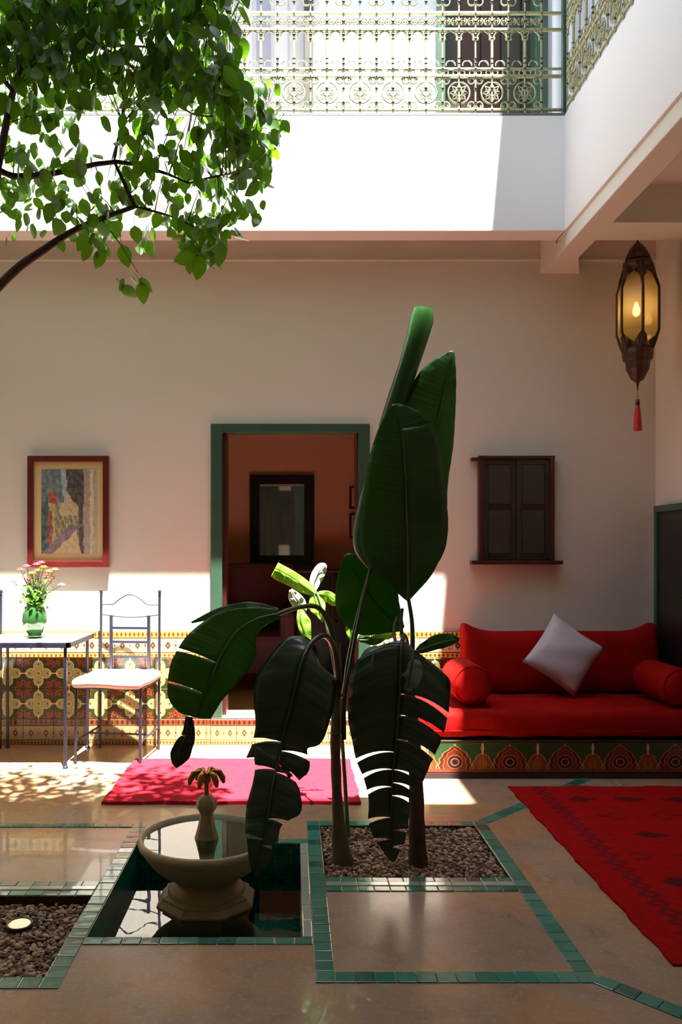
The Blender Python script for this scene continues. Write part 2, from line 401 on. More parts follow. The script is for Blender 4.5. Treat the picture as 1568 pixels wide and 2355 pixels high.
# ------------------------------------------------------------------ floor with pool and two planting beds
POOL = (-.671, .033, 2.55, 3.38); BEDR = (.127, .84, 3.02, 3.60); BEDL = (-1.72, -.733, 2.31, 2.86)
XL, XR, YB, YF = -3.2, 2.39, 5.15, -1.6
def plane_with_holes(x0, x1, y0, y1, holes, z):
    mb = MB(); xs = sorted({x0, x1, *[h[i] for h in holes for i in (0,1)]}); ys = sorted({y0, y1, *[h[i] for h in holes for i in (2,3)]})
    for a, b in zip(xs, xs[1:]):
        for c, d in zip(ys, ys[1:]):
            mx, my = (a+b)/2, (c+d)/2
            if any(h[0] < mx < h[1] and h[2] < my < h[3] for h in holes): continue
            mb.add([(a,c,z),(b,c,z),(b,d,z),(a,d,z)], [(0,1,2,3)])
    return mb
fl = struct('floor', plane_with_holes(XL, XR+.2, YF, YB+.2, [POOL, BEDR, BEDL], 0), 'floor')
# pool basin and bed pits
def pit(h, depth):
    x0, x1, y0, y1 = h; z = -depth
    return MB().add([(x0,y0,z),(x1,y0,z),(x1,y1,z),(x0,y1,z),(x0,y0,0),(x1,y0,0),(x1,y1,0),(x0,y1,0)],
                    [(0,1,2,3),(0,4,5,1),(1,5,6,2),(2,6,7,3),(3,7,4,0)])
obj('pool_basin', pit(POOL, .30), 'mosaic', fl)
obj('bed_pit', pit(BEDR, .12), 'soil', fl); obj('bed_pit', pit(BEDL, .12), 'soil', fl)
tile_me = {}
def tiles_rect(x0, x1, y0, y1, m='teal', pitch=.06, zt=.004):
    along_x = (x1-x0) > (y1-y0); L = (x1-x0) if along_x else (y1-y0); n = max(1, round(L/pitch)); p = L/n; wd = (y1-y0) if along_x else (x1-x0)
    g = .0022; key = (round(p,4), round(wd,4), m, along_x)
    if key not in tile_me:
        a, b = (p-g, wd-g) if along_x else (wd-g, p-g)
        tile_me[key] = mesh('tile', MB().box(-a/2, a/2, -b/2, b/2, -.01, zt, .0022), m)
    for i in range(n):
        c = (x0+p*(i+.5), (y0+y1)/2) if along_x else ((x0+x1)/2, y0+p*(i+.5))
        o = inst('tile', tile_me[key], fl, (c[0], c[1], random.uniform(-.0008,.0008)), (random.uniform(-.004,.004), random.uniform(-.004,.004), 0))
tiles_rect(-.733, -.673, 2.25, 3.63)
tiles_rect(.067, .127, 2.28, 3.66); tiles_rect(.84, .90, 2.28, 3.66)
tiles_rect(-.673, .067, 2.505, 2.55); tiles_rect(-.673, .067, 3.38, 3.43)
tiles_rect(.127, .84, 3.60, 3.66); tiles_rect(.127, .84, 2.28, 2.34)
tiles_rect(.127, .84, 2.90, 2.942); tiles_rect(.127, .84, 2.98, 3.02)
tiles_rect(.127, .84, 2.943, 2.979, 'pale_strip', .12, .006)
tiles_rect(-1.72, -.733, 3.58, 3.63); tiles_rect(-1.72, -.733, 2.86, 2.905)
tiles_rect(-1.72, -.733, 2.94, 2.985); tiles_rect(-1.72, -.733, 2.906, 2.939, 'pale_strip', .12, .006)
tiles_rect(-1.72, -.733, 2.25, 2.31)
tiles_rect(.034, .0665, 2.55, 3.38, 'pale_strip', .12, .004)
def tiles_diag(x0, y0, x1, y1, wd=.056):
    L = math.hypot(x1-x0, y1-y0); n = round(L/.06); a = math.atan2(y1-y0, x1-x0); p = L/n
    me = mesh('tile', MB().box(-p/2+.001, p/2-.001, -wd/2, wd/2, -.01, .004, .0022), 'teal')
    for i in range(n):
        f = (i+.5)/n; inst('tile', me, fl, (x0+(x1-x0)*f, y0+(y1-y0)*f, 0), (0,0,a))
tiles_diag(.888, 3.652, 1.64, 4.36); tiles_diag(.895, 2.30, 1.36, 1.82)

def gravel(name, h, z, n, label, clear=()):
    x0, x1, y0, y1 = h; mb = MB(); bm = bmesh.new(); bmesh.ops.create_icosphere(bm, subdivisions=1, radius=1)
    bv = [v.co.copy() for v in bm.verts]; bf = [[v.index for v in f.verts] for f in bm.faces]; bm.free()
    for i in range(n):
        r = random.uniform(.005, .0105); c = Vector((random.uniform(x0+r, x1-r), random.uniform(y0+r, y1-r), z+random.uniform(-.006,.004)))
        R = Matrix.Rotation(random.uniform(0, 6.3), 3, 'Z') @ Matrix.Rotation(random.uniform(-.5,.5), 3, 'X'); sc = Vector((r*random.uniform(.9,1.5), r, r*random.uniform(.5,.8)))
        mb.add([c + R @ Vector((v.x*sc.x, v.y*sc.y, v.z*sc.z)) for v in bv], bf)
    mb.add([(x0,y0,z-.012),(x1,y0,z-.012),(x1,y1,z-.012),(x0,y1,z-.012)], [(0,1,2,3)])
    return tag(obj(name, mb, 'gravel'), label, 'gravel', kind='stuff')
gravel('gravel', BEDR, -.008, 5200, 'brown gravel filling the bed around the banana plant trunks')
gravel('gravel', BEDL, -.030, 6500, 'brown gravel filling the left bed around the round ground lamp')
wt = MB(); wt.add([(POOL[0],POOL[2],-.100),(POOL[1],POOL[2],-.100),(POOL[1],POOL[3],-.100),(POOL[0],POOL[3],-.100)], [(0,1,2,3)])
tag(obj('pool_water', wt, 'water'), 'still water in the green tiled pool under the fountain', 'water', kind='stuff')

# ------------------------------------------------------------------ walls, galleries, roof
DX0, DX1, DZ0, DZ1 = -.535, .509, .177, 2.108
wb = MB(); wb.box(XL-.2, DX0, YB, YB+.2, -.3, 3.5); wb.box(DX1, XR+.2, YB, YB+.2, -.3, 3.5)
wb.box(DX0, DX1, YB, YB+.2, DZ1, 3.5); wb.box(DX0, DX1, YB-.004, YB+.2, -.3, DZ0)
struct('wall_back', wb, 'plaster')
struct('trim_1', MB().box(XL, XR, YB-.012, YB+.01, 3.178, 3.196, .004), 'plaster')
struct('wall_right', MB().box(XR, XR+.2, YF-.2, YB+.001, -.1, 3.5), 'plaster')
struct('wall_left', MB().box(XL-.2, XL, YF-.2, YB+.001, -.1, 3.5), 'plaster')
struct('wall_front', MB().box(XL-.2, XR+.2, YF-.2, YF, -.1, 3.5), 'room')
d2 = thing('door_2', (0, YF, 0), None, None); d2['kind'] = 'structure'  # door behind the camera, added so the mirror reflects dark green
for i in range(7):
    x = -1.0+i*.26; obj('plank', MB().box(x, x+.25, YF, YF+.04, 0, 3.0, .004), 'green_paint' if i == 4 else 'shutter_green', d2)
obj('door_frame', MB().box(-1.1, -1.0, YF, YF+.06, 0, 3.05).box(.82, .92, YF, YF+.06, 0, 3.05), 'green_paint', d2)
obj('mirror_white_panel', MB().box(-.27, -.03, YF+.04, YF+.05, 2.55, 3.0), 'plaster_cool', d2); obj('mirror_white_panel', MB().box(-.27, -.06, YF+.04, YF+.05, 1.22, 1.44), 'plaster_cool', d2)  # pale panels added to give the mirror its white patches
GL = -2.4   # left edge of the open court
ce = MB()
ce.box(XL-.2, XR+.2, 4.849, 5.8, 3.32, 3.80); ce.box(1.789, XR+.2, 2.43, 4.85, 3.32, 3.80)
ce.box(XL-.2, GL-.15, 2.43, 4.85, 3.32, 3.80); ce.box(XL-.2, XR+.2, YF-.2, 2.43, 3.32, 3.80)
struct('ceiling', ce, 'plaster')
struct('wall_balcony_back', MB().box(GL, 1.64, 4.70, 4.85, 3.195, 3.887), 'plaster_cool')
struct('wall_balcony_right', MB().box(1.635, 1.79, 2.28, 4.85, 3.195, 3.887), 'plaster_cool')
struct('wall_balcony_left', MB().box(GL-.15, GL, 2.28, 4.85, 3.195, 3.887), 'plaster_cool')
bt = MB(); bt.box(1.650, 1.791, 2.28, 4.93, 3.104, 3.197, .006)
bt.add([(1.650,4.90,3.104),(1.791,4.90,3.104),(1.89,5.155,3.098),(1.632,5.155,3.098),(1.650,4.90,3.325),(1.791,4.90,3.325),(1.89,5.155,3.325),(1.632,5.155,3.325)],
       [(0,3,2,1),(4,5,6,7),(0,1,5,4),(2,3,7,6),(0,4,7,3),(1,2,6,5)])
struct('trim_2', bt, 'plaster')
struct('trim_3', MB().box(1.78, XR, 4.374, 4.622, 3.104, 3.33, .006), 'plaster')
struct('trim_4', MB().box(1.78, XR, 2.28, 2.50, 3.104, 3.33, .006), 'plaster')
struct('trim_5', MB().box(GL-.02, 1.64, 4.6995, 4.86, 3.884, 3.902, .002), 'grey_cap')
# upper storey
YU = 5.6
wu = MB(); UD0, UD1 = 1.06, 1.80; UW0, UW1 = -.42, .13
wu.box(XL-.2, UW0, YU, YU+.2, 3.5, 7.0); wu.box(UW1, UD0, YU, YU+.2, 3.5, 7.0); wu.box(UD1, XR+.2, YU, YU+.2, 3.5, 7.0)
wu.box(UD0, UD1, YU, YU+.2, 5.95, 7.0); wu.box(UW0, UW1, YU, YU+.2, 5.95, 7.0); wu.box(UW0, UW1, YU, YU+.2, 3.5, 3.81)
struct('wall_upper_back', wu, 'plaster_cool')
struct('wall_upper_right', MB().box(XR, XR+.2, YF-.2, YU+.2, 3.8, 7.0), 'plaster_cool')
struct('wall_upper_left', MB().box(XL-.2, XL, 2.28, YU+.2, 3.8, 7.0), 'plaster_cool')
struct('wall_upper_front', MB().box(XL-.2, XR+.2, 2.28, 2.43, 3.19, 6.95), 'plaster_cool')
rf = MB(); rf.box(XL-.3, XR+.3, 5.19, YU+.3, 6.9, 7.0); rf.box(1.53, XR+.3, 2.2, 5.19, 6.9, 7.0); rf.box(XL-.3, -2.6, 2.2, 5.19, 6.9, 7.0); rf.box(XL-.3, XR+.3, 1.9, 2.44, 6.9, 7.0)
struct('roof', rf, 'plaster_cool')
# upper door: dark green with red-brown lining
ud = tag(obj('door_3', MB().box(UD0, UD1, YU+.12, YU+.17, 3.8, 5.95), 'shutter_green'), kind='structure')
for i in range(5):
    x = UD0+.02+i*.148; obj('plank', MB().box(x, x+.135, YU+.10, YU+.125, 3.86, 5.9, .004), 'dark_wood' if i in (1,2) else 'shutter_green', ud)
obj('door_frame', MB().box(UD1-.07, UD1+.02, YU-.03, YU+.1, 3.8, 5.97, .006).box(UD0-.03, UD0+.03, YU-.03, YU+.1, 3.8, 5.97, .006), 'green_paint', ud)
uw = tag(obj('window_2', MB().box(UW0, UW1, YU+.14, YU+.18, 3.8, 5.95), 'plaster_cool'), kind='structure')
for i in range(4):
    x = UW0+.03+i*.13; obj('shutter_panel', MB().box(x, x+.10, YU+.115, YU+.142, 3.9, 5.85, .006), mat('lavender shutter', lin(150,148,166), .6) if i == 1 else 'cushion_white', uw)
obj('window_frame', MB().box(UW1-.045, UW1+.02, YU-.02, YU+.12, 3.8, 5.97, .004), 'shutter_green', uw)
# white pilasters of the upper corner, seen past the end of the railing
pc = MB()
for x in (1.86, 1.95): pc.lathe([(.036, 3.80), (.036, 3.84), (.028, 3.86), (.028, 6.9)], (x, 5.50, 0), 16)
for i, x in enumerate((1.86, 1.955)):
    struct('trim_%d' % (6+i), MB().lathe([(.045, 3.80), (.045, 3.86), (.034, 3.9), (.034, 6.9)], (x, 5.50, 0), 20), 'plaster_cool')
w3 = tag(obj('window_3', MB().box(XR-.012, XR+.02, 3.2, 5.2, 4.3, 6.2), 'shutter_green'), kind='structure')
for i in range(9): obj('slat', MB().box(XR-.04, XR-.01, 3.24+i*.22, 3.36+i*.22, 4.3, 6.2, .006), 'plaster_cool', w3)

# ------------------------------------------------------------------ doorway into the brown room
d1 = thing('door_1', (0, YB, DZ0), None, None); d1['kind'] = 'structure'
fr = MB(); yb = YB-.022
fr.box(DX0, DX0+.075, yb, YB+.10, DZ0, DZ1, .006); fr.box(DX1-.075, DX1, yb, YB+.10, DZ0, DZ1, .006); fr.box(DX0+.073, DX1-.073, yb+.002, YB+.10, DZ1-.055, DZ1, .004)
obj('door_frame', fr, 'green_paint', d1)
f2 = MB(); f2.box(DX0+.073, DX0+.10, YB+.02, YB+.19, DZ0, DZ1-.05, .004); f2.box(DX1-.085, DX1-.073, YB+.02, YB+.19, DZ0, DZ1-.05, .004)
obj('inner_jamb', f2, 'dark_wood', d1)
obj('threshold', MB().box(DX0, DX1, YB-.02, YB+.2, DZ0-.004, DZ0+.010, .004), 'marble', d1)
RY = 7.2
rm = MB(); rm.box(-1.9, 1.9, RY, RY+.1, 0, 3.1); rm.box(-2.0, -1.9, YB+.2, RY+.1, 0, 3.1); rm.box(1.9, 2.0, YB+.2, RY+.1, 0, 3.1)
rm.box(-1.9, DX0, YB+.19, YB+.21, 0, 3.1); rm.box(DX1, 1.9, YB+.19, YB+.21, 0, 3.1); rm.box(DX0, DX1, YB+.19, YB+.21, DZ1, 3.1)
struct('wall_room', rm, 'room')
struct('floor_room', MB().box(-2, 2, YB+.19, RY+.1, .05, DZ0), 'room_floor')
struct('ceiling_room', MB().box(-2, 2, YB+.19, RY+.1, 3.1, 3.2), 'plaster')
def framed(name, x0, x1, z0, z1, y, fw, th, fm, im, loc_label, cat, inner='mirror_glass', mount=None):
    t = thing(name, ((x0+x1)/2, y, z0), loc_label, cat)
    f = MB(); f.box(x0, x1, y-th, y, z0, z0+fw, .004); f.box(x0, x1, y-th, y, z1-fw, z1, .004); f.box(x0, x0+fw, y-th, y, z0+fw*.8, z1-fw*.8, .004); f.box(x1-fw, x1, y-th, y, z0+fw*.8, z1-fw*.8, .004)
    obj('frame', f, fm, t)
    if inner: obj(inner, MB().box(x0+fw*.9, x1-fw*.9, y-th*.45, y-.001, z0+fw*.9, z1-fw*.9), im, t)
    return t
framed('mirror', -.388, .200, 1.150, 1.978, RY, .092, .05, 'black', 'mirror', 'mirror in a wide black frame on the brown wall inside the doorway', 'mirror')
framed('framed_print', .522, .70, 1.665, 1.880, RY, .022, .025, 'frame_red', 'marble', 'upper of two small red-framed prints at the right of the doorway', 'picture', 'print')
framed('framed_print', .522, .70, 1.395, 1.630, RY, .022, .025, 'frame_red', 'marble', 'lower of two small red-framed prints at the right of the doorway', 'picture', 'print')
def armchair():
    x0, x1, y0, y1, z = -.56, .02, 6.1, 6.8, DZ0
    t = thing('armchair', (-.27, 6.45, z), 'dark maroon armchair in the brown room behind the doorway', 'armchair')
    obj('seat', MB().box(x0+.08, x1-.08, y0, y1-.1, z+.14, z+.44, .04), 'maroon', t); obj('backrest', MB().box(x0, x1, y1-.16, y1, z+.14, z+1.0, .05), 'maroon', t)
    for a in (x0, x1-.12): obj('armrest', MB().box(a, a+.12, y0, y1-.12, z+.14, z+.62, .04), 'maroon', t)
    for a in (x0+.05, x1-.05):
        for b in (y0+.06, y1-.06): obj('leg', MB().tube([(a,b,z),(a,b,z+.15)], [.016,.024]), 'black', t)
armchair()
def cabinet():
    z = DZ0; t = thing('cabinet', (.33, 6.95, z), 'tall dark wood cabinet standing below the mirror in the brown room', 'cabinet')
    obj('body', MB().box(.04, .64, 6.72, 7.18, z+.06, z+.92, .006), 'dark_wood', t); obj('top', MB().box(.02, .66, 6.70, 7.19, z+.92, z+.95, .005), 'black', t)
    for x in (.06, .35):
        d = obj('door', MB().box(x, x+.27, 6.705, 6.722, z+.1, z+.9, .005), 'black', t); obj('knob', MB().lathe([(0,0),(.012,.004),(.01,.02),(0,.024)], n=12).xf(Matrix.Translation((x+.24 if x < .2 else x+.03, 6.705, z+.5)) @ Matrix.Rotation(PI/2, 4, 'X')), 'brass', d)
    for x in (.06, .62): 
        for y in (6.75, 7.15): obj('leg', MB().box(x-.02, x+.02, y-.02, y+.02, z, z+.07), 'black', t)
cabinet()

# ------------------------------------------------------------------ glazed tile dado, one object per tile
ROWS = [(0, .032, 'tile_dash_base'), (.032, .125, 'tile_border'), (.125, .17, 'tile_dash_red'), (.17, .37, 'tile_star'), (.37, .57, 'tile_star'),
        (.57, .605, 'tile_dash_yellow'), (.605, .70, 'tile_border_light'), (.70, .748, 'tile_dash_yellow')]
def tile_mesh(w, h, m, th=.012):
    g = .0012; x0, x1, z0, z1 = -w/2+g, w/2-g, g, h-g; b = .0016
    mb = MB(); vs = [(x0,0,z0),(x1,0,z0),(x1,0,z1),(x0,0,z1),(x0,-th+b,z0),(x1,-th+b,z0),(x1,-th+b,z1),(x0,-th+b,z1),(x0+b,-th,z0+b),(x1-b,-th,z0+b),(x1-b,-th,z1-b),(x0+b,-th,z1-b)]
    fs = [(8,9,10,11),(4,5,9,8),(5,6,10,9),(6,7,11,10),(7,4,8,11),(0,1,5,4),(1,2,6,5),(2,3,7,6),(3,0,4,7)]
    uv = [[((vs[i][0]-x0)/(x1-x0), (vs[i][2]-z0)/(z1-z0)) for i in f] for f in fs]
    return mesh('tile', mb.add(vs, fs, uv), m)
def dado(name, x0, x1, rows, y=YB, off=0.0):
    base = struct(name, MB().box(x0, x1, y-.003, y+.01, 0, rows[-1][1]), 'plaster')
    cache = {}
    for z0, z1, m in rows:
        x = x0
        # first tile is cut so that the motif grid is continuous along the wall
        first = ((off - x0) % .2) or .2
        while x < x1-.004:
            w = min(first if x == x0 else .2, x1-x)
            key = (round(w, 4), z0, m)
            if w < .196 and m == 'tile_star':
                me = tile_mesh(w, z1-z0, m)   # cut tile keeps the scale of its print
                ul = me.uv_layers[0].data; sh = (1-w/.2) if x == x0 else 0
                for q in ul: q.uv = (sh + q.uv[0]*w/.2, q.uv[1])
            else:
                if key not in cache: cache[key] = tile_mesh(w, z1-z0, m)
                me = cache[key]
            inst('tile', me, base, (x+w/2, y-.003, z0)); x += w
    return base
# quatrefoil centres lie at px 90 and 160 on the wall: X = -1.665, -1.465
dado('trim_8', -2.6, DX0, ROWS, off=-1.765)
dado('trim_9', DX1, XR, ROWS, off=-1.765)
dado('trim_10', DX0, DX1, ROWS[:3], y=YB-.006, off=-1.765)

# ------------------------------------------------------------------ shuttered window and picture on the back wall
def shutter_window():
    x0, x1, z0, z1 = 1.216, 1.711, 1.206, 1.894; y = YB
    w = thing('window_1', ((x0+x1)/2, y, z0), None, None); w['kind'] = 'structure'
    f = MB(); f.box(x0, x0+.03, y-.05, y, z0, z1, .004); f.box(x1-.03, x1, y-.05, y, z0, z1, .004); f.box(x0-.002, x1+.002, y-.052, y, z1-.02, z1, .004)
    obj('window_frame', f, 'dark_wood', w)
    for a in (x0+.03, (x0+x1)/2+.003):
        b = a+(x1-x0)/2-.033
        s = obj('shutter', MB().box(a, b, y-.034, y-.006, z0+.01, z1-.02, .003), 'shutter_green', w)
        mid = (z0+z1)/2+.01
        for (c, d) in ((z0+.05, mid-.018), (mid+.018, z1-.06)):
            p = MB(); p.box(a+.035, b-.035, y-.040, y-.030, c, d, .004); obj('panel', p, 'shutter_green', s)
            q = MB(); q.box(a+.026, a+.033, y-.042, y-.03, c-.01, d+.01); q.box(b-.033, b-.026, y-.042, y-.03, c-.01, d+.01); q.box(a+.026, b-.026, y-.042, y-.03, c-.012, c-.005); q.box(a+.026, b-.026, y-.042, y-.03, d+.005, d+.012)
            obj('moulding', q, 'dark_wood', s)
    obj('window_sill', MB().box(x0-.05, x1+.045, y-.075, y, z0-.022, z0+.004, .004), 'dark_wood', w)
    obj('curtain_bar', MB().box(x0-.048, x0+.005, y-.05, y-.005, z1-.034, z1-.012, .004), 'dark_wood', w)
shutter_window()
# shuttered low opening on the right wall, extended unseen to darken the sofa end
def side_shutter():
    x = XR; w = thing('window_4', (x, 4.6, .5), None, None); w['kind'] = 'structure'
    f = MB(); f.box(x-.05, x, 5.03, 5.07, .40, 1.56, .004); f.box(x-.05, x, 2.63, 2.67, .40, 1.56, .004); f.box(x-.052, x, 2.63, 5.07, 1.52, 1.562, .004)
    obj('window_frame', f, 'green_paint', w)
    for a, b in ((2.67, 3.14), (3.145, 3.61), (3.615, 4.085), (4.09, 4.56), (4.565, 5.03)):
        s = obj('shutter', MB().box(x-.03, x-.004, a, b, .42, 1.52, .003), 'shutter_green', w)
        for c, d in ((.48, .92), (.98, 1.46)): obj('panel', MB().box(x-.038, x-.028, a+.06, b-.06, c, d, .004), 'black', s)
side_shutter()
def paint_color(u, v):
    # narrow street: buildings left and right, pale sky wedge, path
    from mathutils import noise as NZ
    n = random.uniform(-.015, .015) + .10*NZ.noise(Vector((u*14, v*18, 3))) + .07*NZ.noise(Vector((u*34, v*40, 8)))
    u += .022*NZ.noise(Vector((u*9, v*9, 1))); v += .022*NZ.noise(Vector((u*9, v*9, 5)))
    sky_x = .40+.10*(1-v)
    path_l = .52-.52*max(0, (.36-v)/.36)**1.1; path_r = .60+.12*max(0, (.36-v)/.36)
    if v > .42 and sky_x-.10*(v-.40) < u < sky_x+.08*(v-.42): c = (.42,.50,.55)
    elif v < .34 and path_l+.20 < u < path_r: c = (.60,.52,.34)
    elif v < .34 and path_l < u <= path_l+.24: c = (.26,.22,.24)
    elif u > .94: c = (.50,.47,.40)
    elif u > .88: c = (.72,.64,.48)
    elif u > .76: c = (.42,.36,.32)
    elif u > .68 and v < .68: c = (.12,.10,.12)
    elif u > .44 and v > .70-.9*(u-.50): c = (.11,.10,.09)
    elif u < .08 and v < .62: c = (.06,.16,.15)
    elif u < .14 and v < .62: c = (.16,.15,.13)
    elif .14 <= u < .20 and v < .5: c = (.36,.15,.10)
    elif u < .24 and v < .60: c = (.48,.44,.26)
    elif .15 < u < .27 and .60 < v < .72: c = (.40,.12,.10)
    elif u < .40 and v > .60: c = (.20+.08*math.sin(u*50),.25,.26)
    elif .34 < u < .66 and v > .45: c = (.56,.50,.32)
    else: c = (.26,.26,.16) if (int(u*34)+int(v*20)) % 3 else (.48,.40,.28)
    return tuple(max(0, q*.85+n)**1.35 for q in c)
def picture():
    x0, x1, z0, z1 = -1.733, -1.200, 1.166, 1.896; y = YB
    t = framed('framed_painting', x0, x1, z0, z1, y, .040, .035, 'frame_red', None, 'painting of a narrow street in a mahogany frame above the flower vase', 'picture', None)
    obj('mount', MB().box(x0+.036, x1-.036, y-.016, y-.002, z0+.036, z1-.036), 'mount', t)
    a0, a1, b0, b1 = x0+.088, x1-.082, z0+.088, z1-.088; nx, nz = 56, 80
    mb = MB(); cols = []
    for i in range(nx):
        for j in range(nz):
            xa, xb = a0+(a1-a0)*i/nx, a0+(a1-a0)*(i+1)/nx; za, zb = b0+(b1-b0)*j/nz, b0+(b1-b0)*(j+1)/nz
            mb.add([(xa,y-.0175,za),(xb,y-.0175,za),(xb,y-.0175,zb),(xa,y-.0175,zb)], [(0,1,2,3)]); cols.append(paint_color((i+.5)/nx, (j+.5)/nz))
    m = mat('street painting', rough=.6); tn = m.node_tree; at = tn.nodes.new('ShaderNodeAttribute'); at.attribute_name = 'paint'; setcol(m, at.outputs['Color'])
    o = obj('painting', mb, m, t); ca = o.data.color_attributes.new('paint', 'FLOAT_COLOR', 'CORNER')
    for k, c in enumerate(cols):
        for q in range(4): ca.data[k*4+q].color = (*c, 1)
picture()

# ------------------------------------------------------------------ iron balcony railings
def rail_meshes():
    m = {}
    z0 = 3.903
    m['bar'] = mesh('baluster', MB().tube([(0,0,z0),(0,0,4.95)], .0055, 6), 'rail')
    def knobs():
        b = MB()
        for z in (3.945, 3.99, 4.075, 4.148, 4.193, 4.225, 4.255, 4.375, 4.40, 4.43, 4.48, 4.53, 4.60): b.lathe([(0,-.009),(.0095,-.004),(.0095,.004),(0,.009)], (0,0,z), 8)
        return b
    m['bar2'] = mesh('baluster', MB().tube([(0,0,z0),(0,0,4.95)], .0055, 6).tube([(0,0,4.20),(0,0,4.38)], .0085, 8), 'rail')
    m['knob'] = mesh('knobs', knobs(), 'shutter_green')
    s = MB(); zc, R = 4.047, .066                      # big rosette, 0.2 wide
    s.ring((0,0,zc), R, .0055, n=20); s.ring((0,0,zc), .020, .005, n=10)
    for k in range(8):
        a = k*PI/4; u = Vector((math.cos(a),0,math.sin(a))); w = Vector((-u.z,0,u.x))
        s.tube([Vector((0,0,zc))+u*.02, Vector((0,0,zc))+u*.035+w*.011, Vector((0,0,zc))+u*.056, Vector((0,0,zc))+u*.035-w*.011, Vector((0,0,zc))+u*.02], .004, 5)
    for sx in (-1,1):
        for sz in (-1,1):
            s.ring((sx*.076,0,zc+sz*.074), .020, .0045, n=10); s.ring((sx*.062,0,zc+sz*.082), .009, .004, n=8)
    m['rosette'] = mesh('rosette', s, 'rail')
    s = MB()                                             # small scrolls for the narrow band
    for sx in (-1,1):
        s.ring((sx*.024,0,4.480), .021, .0045, n=12); s.ring((sx*.024,0,4.480), .009, .004, n=8)
        s.ring((sx*.030,0,4.17), .016, .004, n=10)
        s.ring((sx*.024,0,4.90), .021, .0045, n=12)
    m['scroll'] = mesh('scroll', s, 'rail')
    s = MB(); s.ring((0,0,4.383), .038, .0055, n=12, a0=0, a1=PI); s.ring((0,0,4.214), .028, .0045, n=10, a0=0, a1=PI)
    s.tube([(-.038,0,4.383),(-.038,0,4.37)], .008, 6); s.tube([(.038,0,4.383),(.038,0,4.37)], .008, 6)
    for sx in (-1,1): s.ring((sx*.036,0,4.408), .010, .004, n=8)
    m['arch'] = mesh('arch', s, 'rail')
    s = MB(); zc = 4.70                                # large upper medallions
    s.ring((0,0,zc), .085, .0055, n=20); s.ring((0,0,zc), .03, .005, n=12)
    for k in range(6):
        a = k*PI/3; s.ring((math.cos(a)*.056, 0, zc+math.sin(a)*.056), .024, .0045, n=10)
    for sx in (-1,1):
        for sz in (-1,1): s.ring((sx*.078,0,zc+sz*.10), .024, .0045, n=10)
    m['medallion'] = mesh('medallion', s, 'rail')
    return m
RM = rail_meshes()
def railing(name, length, loc, rz, label, plain_end=0.0):
    t = thing(name, loc, label, 'railing', rz=rz); WL[t] = Vector((0,0,0))
    L = length
    for z, th in ((3.945,.007), (4.148,.008), (4.193,.006), (4.430,.008), (4.530,.008), (4.85,.007), (4.95,.016)):
        obj('rail', MB().box(0, L, -th, th, z-th-loc[2], z+th-loc[2], .002), 'post' if z == 4.95 else 'rail', t, world=False)
    n = int((L-plain_end)/.1+.01)
    for i in range(n+1):
        x = i*.1; inst('baluster', RM['bar2'] if i % 2 else RM['bar'], t, (x,0,-loc[2])); inst('knobs', RM['knob'], t, (x,0,-loc[2]))
        if i < n:
            inst('arch', RM['arch'], t, (x+.05,0,-loc[2])); inst('scroll', RM['scroll'], t, (x+.05,0,-loc[2]))
            if i % 2 == 0 and i+1 < n+1:
                inst('rosette', RM['rosette'], t, (x+.1,0,-loc[2])); inst('medallion', RM['medallion'], t, (x+.1,0,-loc[2]))
    return t
r1 = railing('iron_railing', 3.92, (-2.29, 4.745, 3.902), 0, 'ornate iron railing with arches and rosettes along the back balcony', plain_end=.115)
r2 = railing('iron_railing', 2.26, (1.652, 4.70, 3.887), -PI/2, 'ornate iron railing running along the right balcony towards the viewer')
tag(obj('railing_post', MB().box(1.630, 1.664, 4.715, 4.75, 3.887, 5.05, .004), 'post'), 'dark teal iron post at the corner of the two balcony railings', 'post')

# ------------------------------------------------------------------ built-in sofa
SX0, SX1, SY0, SY1 = .735, XR-.002, 4.37, 5.135
def cushion(x0, x1, y0, y1, z0, z1, bulge=.02, bev=.04, sub=2, peaks=0, wrinkle=.004):
    nx, ny, nz = max(2, int((x1-x0)/.06)), max(2, int((y1-y0)/.05)), max(2, int((z1-z0)/.05))
    bm = bmesh.new(); bmesh.ops.create_cube(bm, size=1)
    for v in bm.verts: v.co = Vector(((x0+x1)/2+v.co.x*(x1-x0), (y0+y1)/2+v.co.y*(y1-y0), (z0+z1)/2+v.co.z*(z1-z0)))
    bmesh.ops.bevel(bm, geom=bm.edges[:], offset=bev, segments=3, affect='EDGES', profile=.5)
    for ax, n, lo, hi in ((0, nx, x0, x1), (1, ny, y0, y1), (2, nz, z0, z1)):
        for k in range(1, n):
            p = [0,0,0]; p[ax] = lo+(hi-lo)*k/n; nn = [0,0,0]; nn[ax] = 1
            bmesh.ops.bisect_plane(bm, geom=bm.verts[:]+bm.edges[:]+bm.faces[:], plane_co=p, plane_no=nn)
    c = Vector(((x0+x1)/2, (y0+y1)/2, (z0+z1)/2))
    for v in bm.verts:
        fx = 1-abs(2*(v.co.x-c.x)/(x1-x0))**2.5; fy = 1-abs(2*(v.co.y-c.y)/(y1-y0))**2.5; fz = 1-abs(2*(v.co.z-c.z)/(z1-z0))**2.5
        co = v.co.copy()
        v.co.z += math.copysign(bulge, co.z-c.z)*fx*fy*(1 if abs(co.z-c.z) > (z1-z0)*.3 else 0); v.co.y += math.copysign(bulge, co.y-c.y)*fx*fz*(1 if abs(co.y-c.y) > (y1-y0)*.3 else 0)
        if peaks and co.z > c.z: v.co.z += peaks*(abs(2*(co.x-c.x)/(x1-x0))**7)*(co.z-c.z)/(z1-z0)*2
        v.co.z += wrinkle*math.sin(co.x*17+co.y*9)*math.sin(co.y*13+1)
        v.co.y += wrinkle*math.sin(co.x*21+co.z*19)
    return MB().bm(bm, smooth=True)
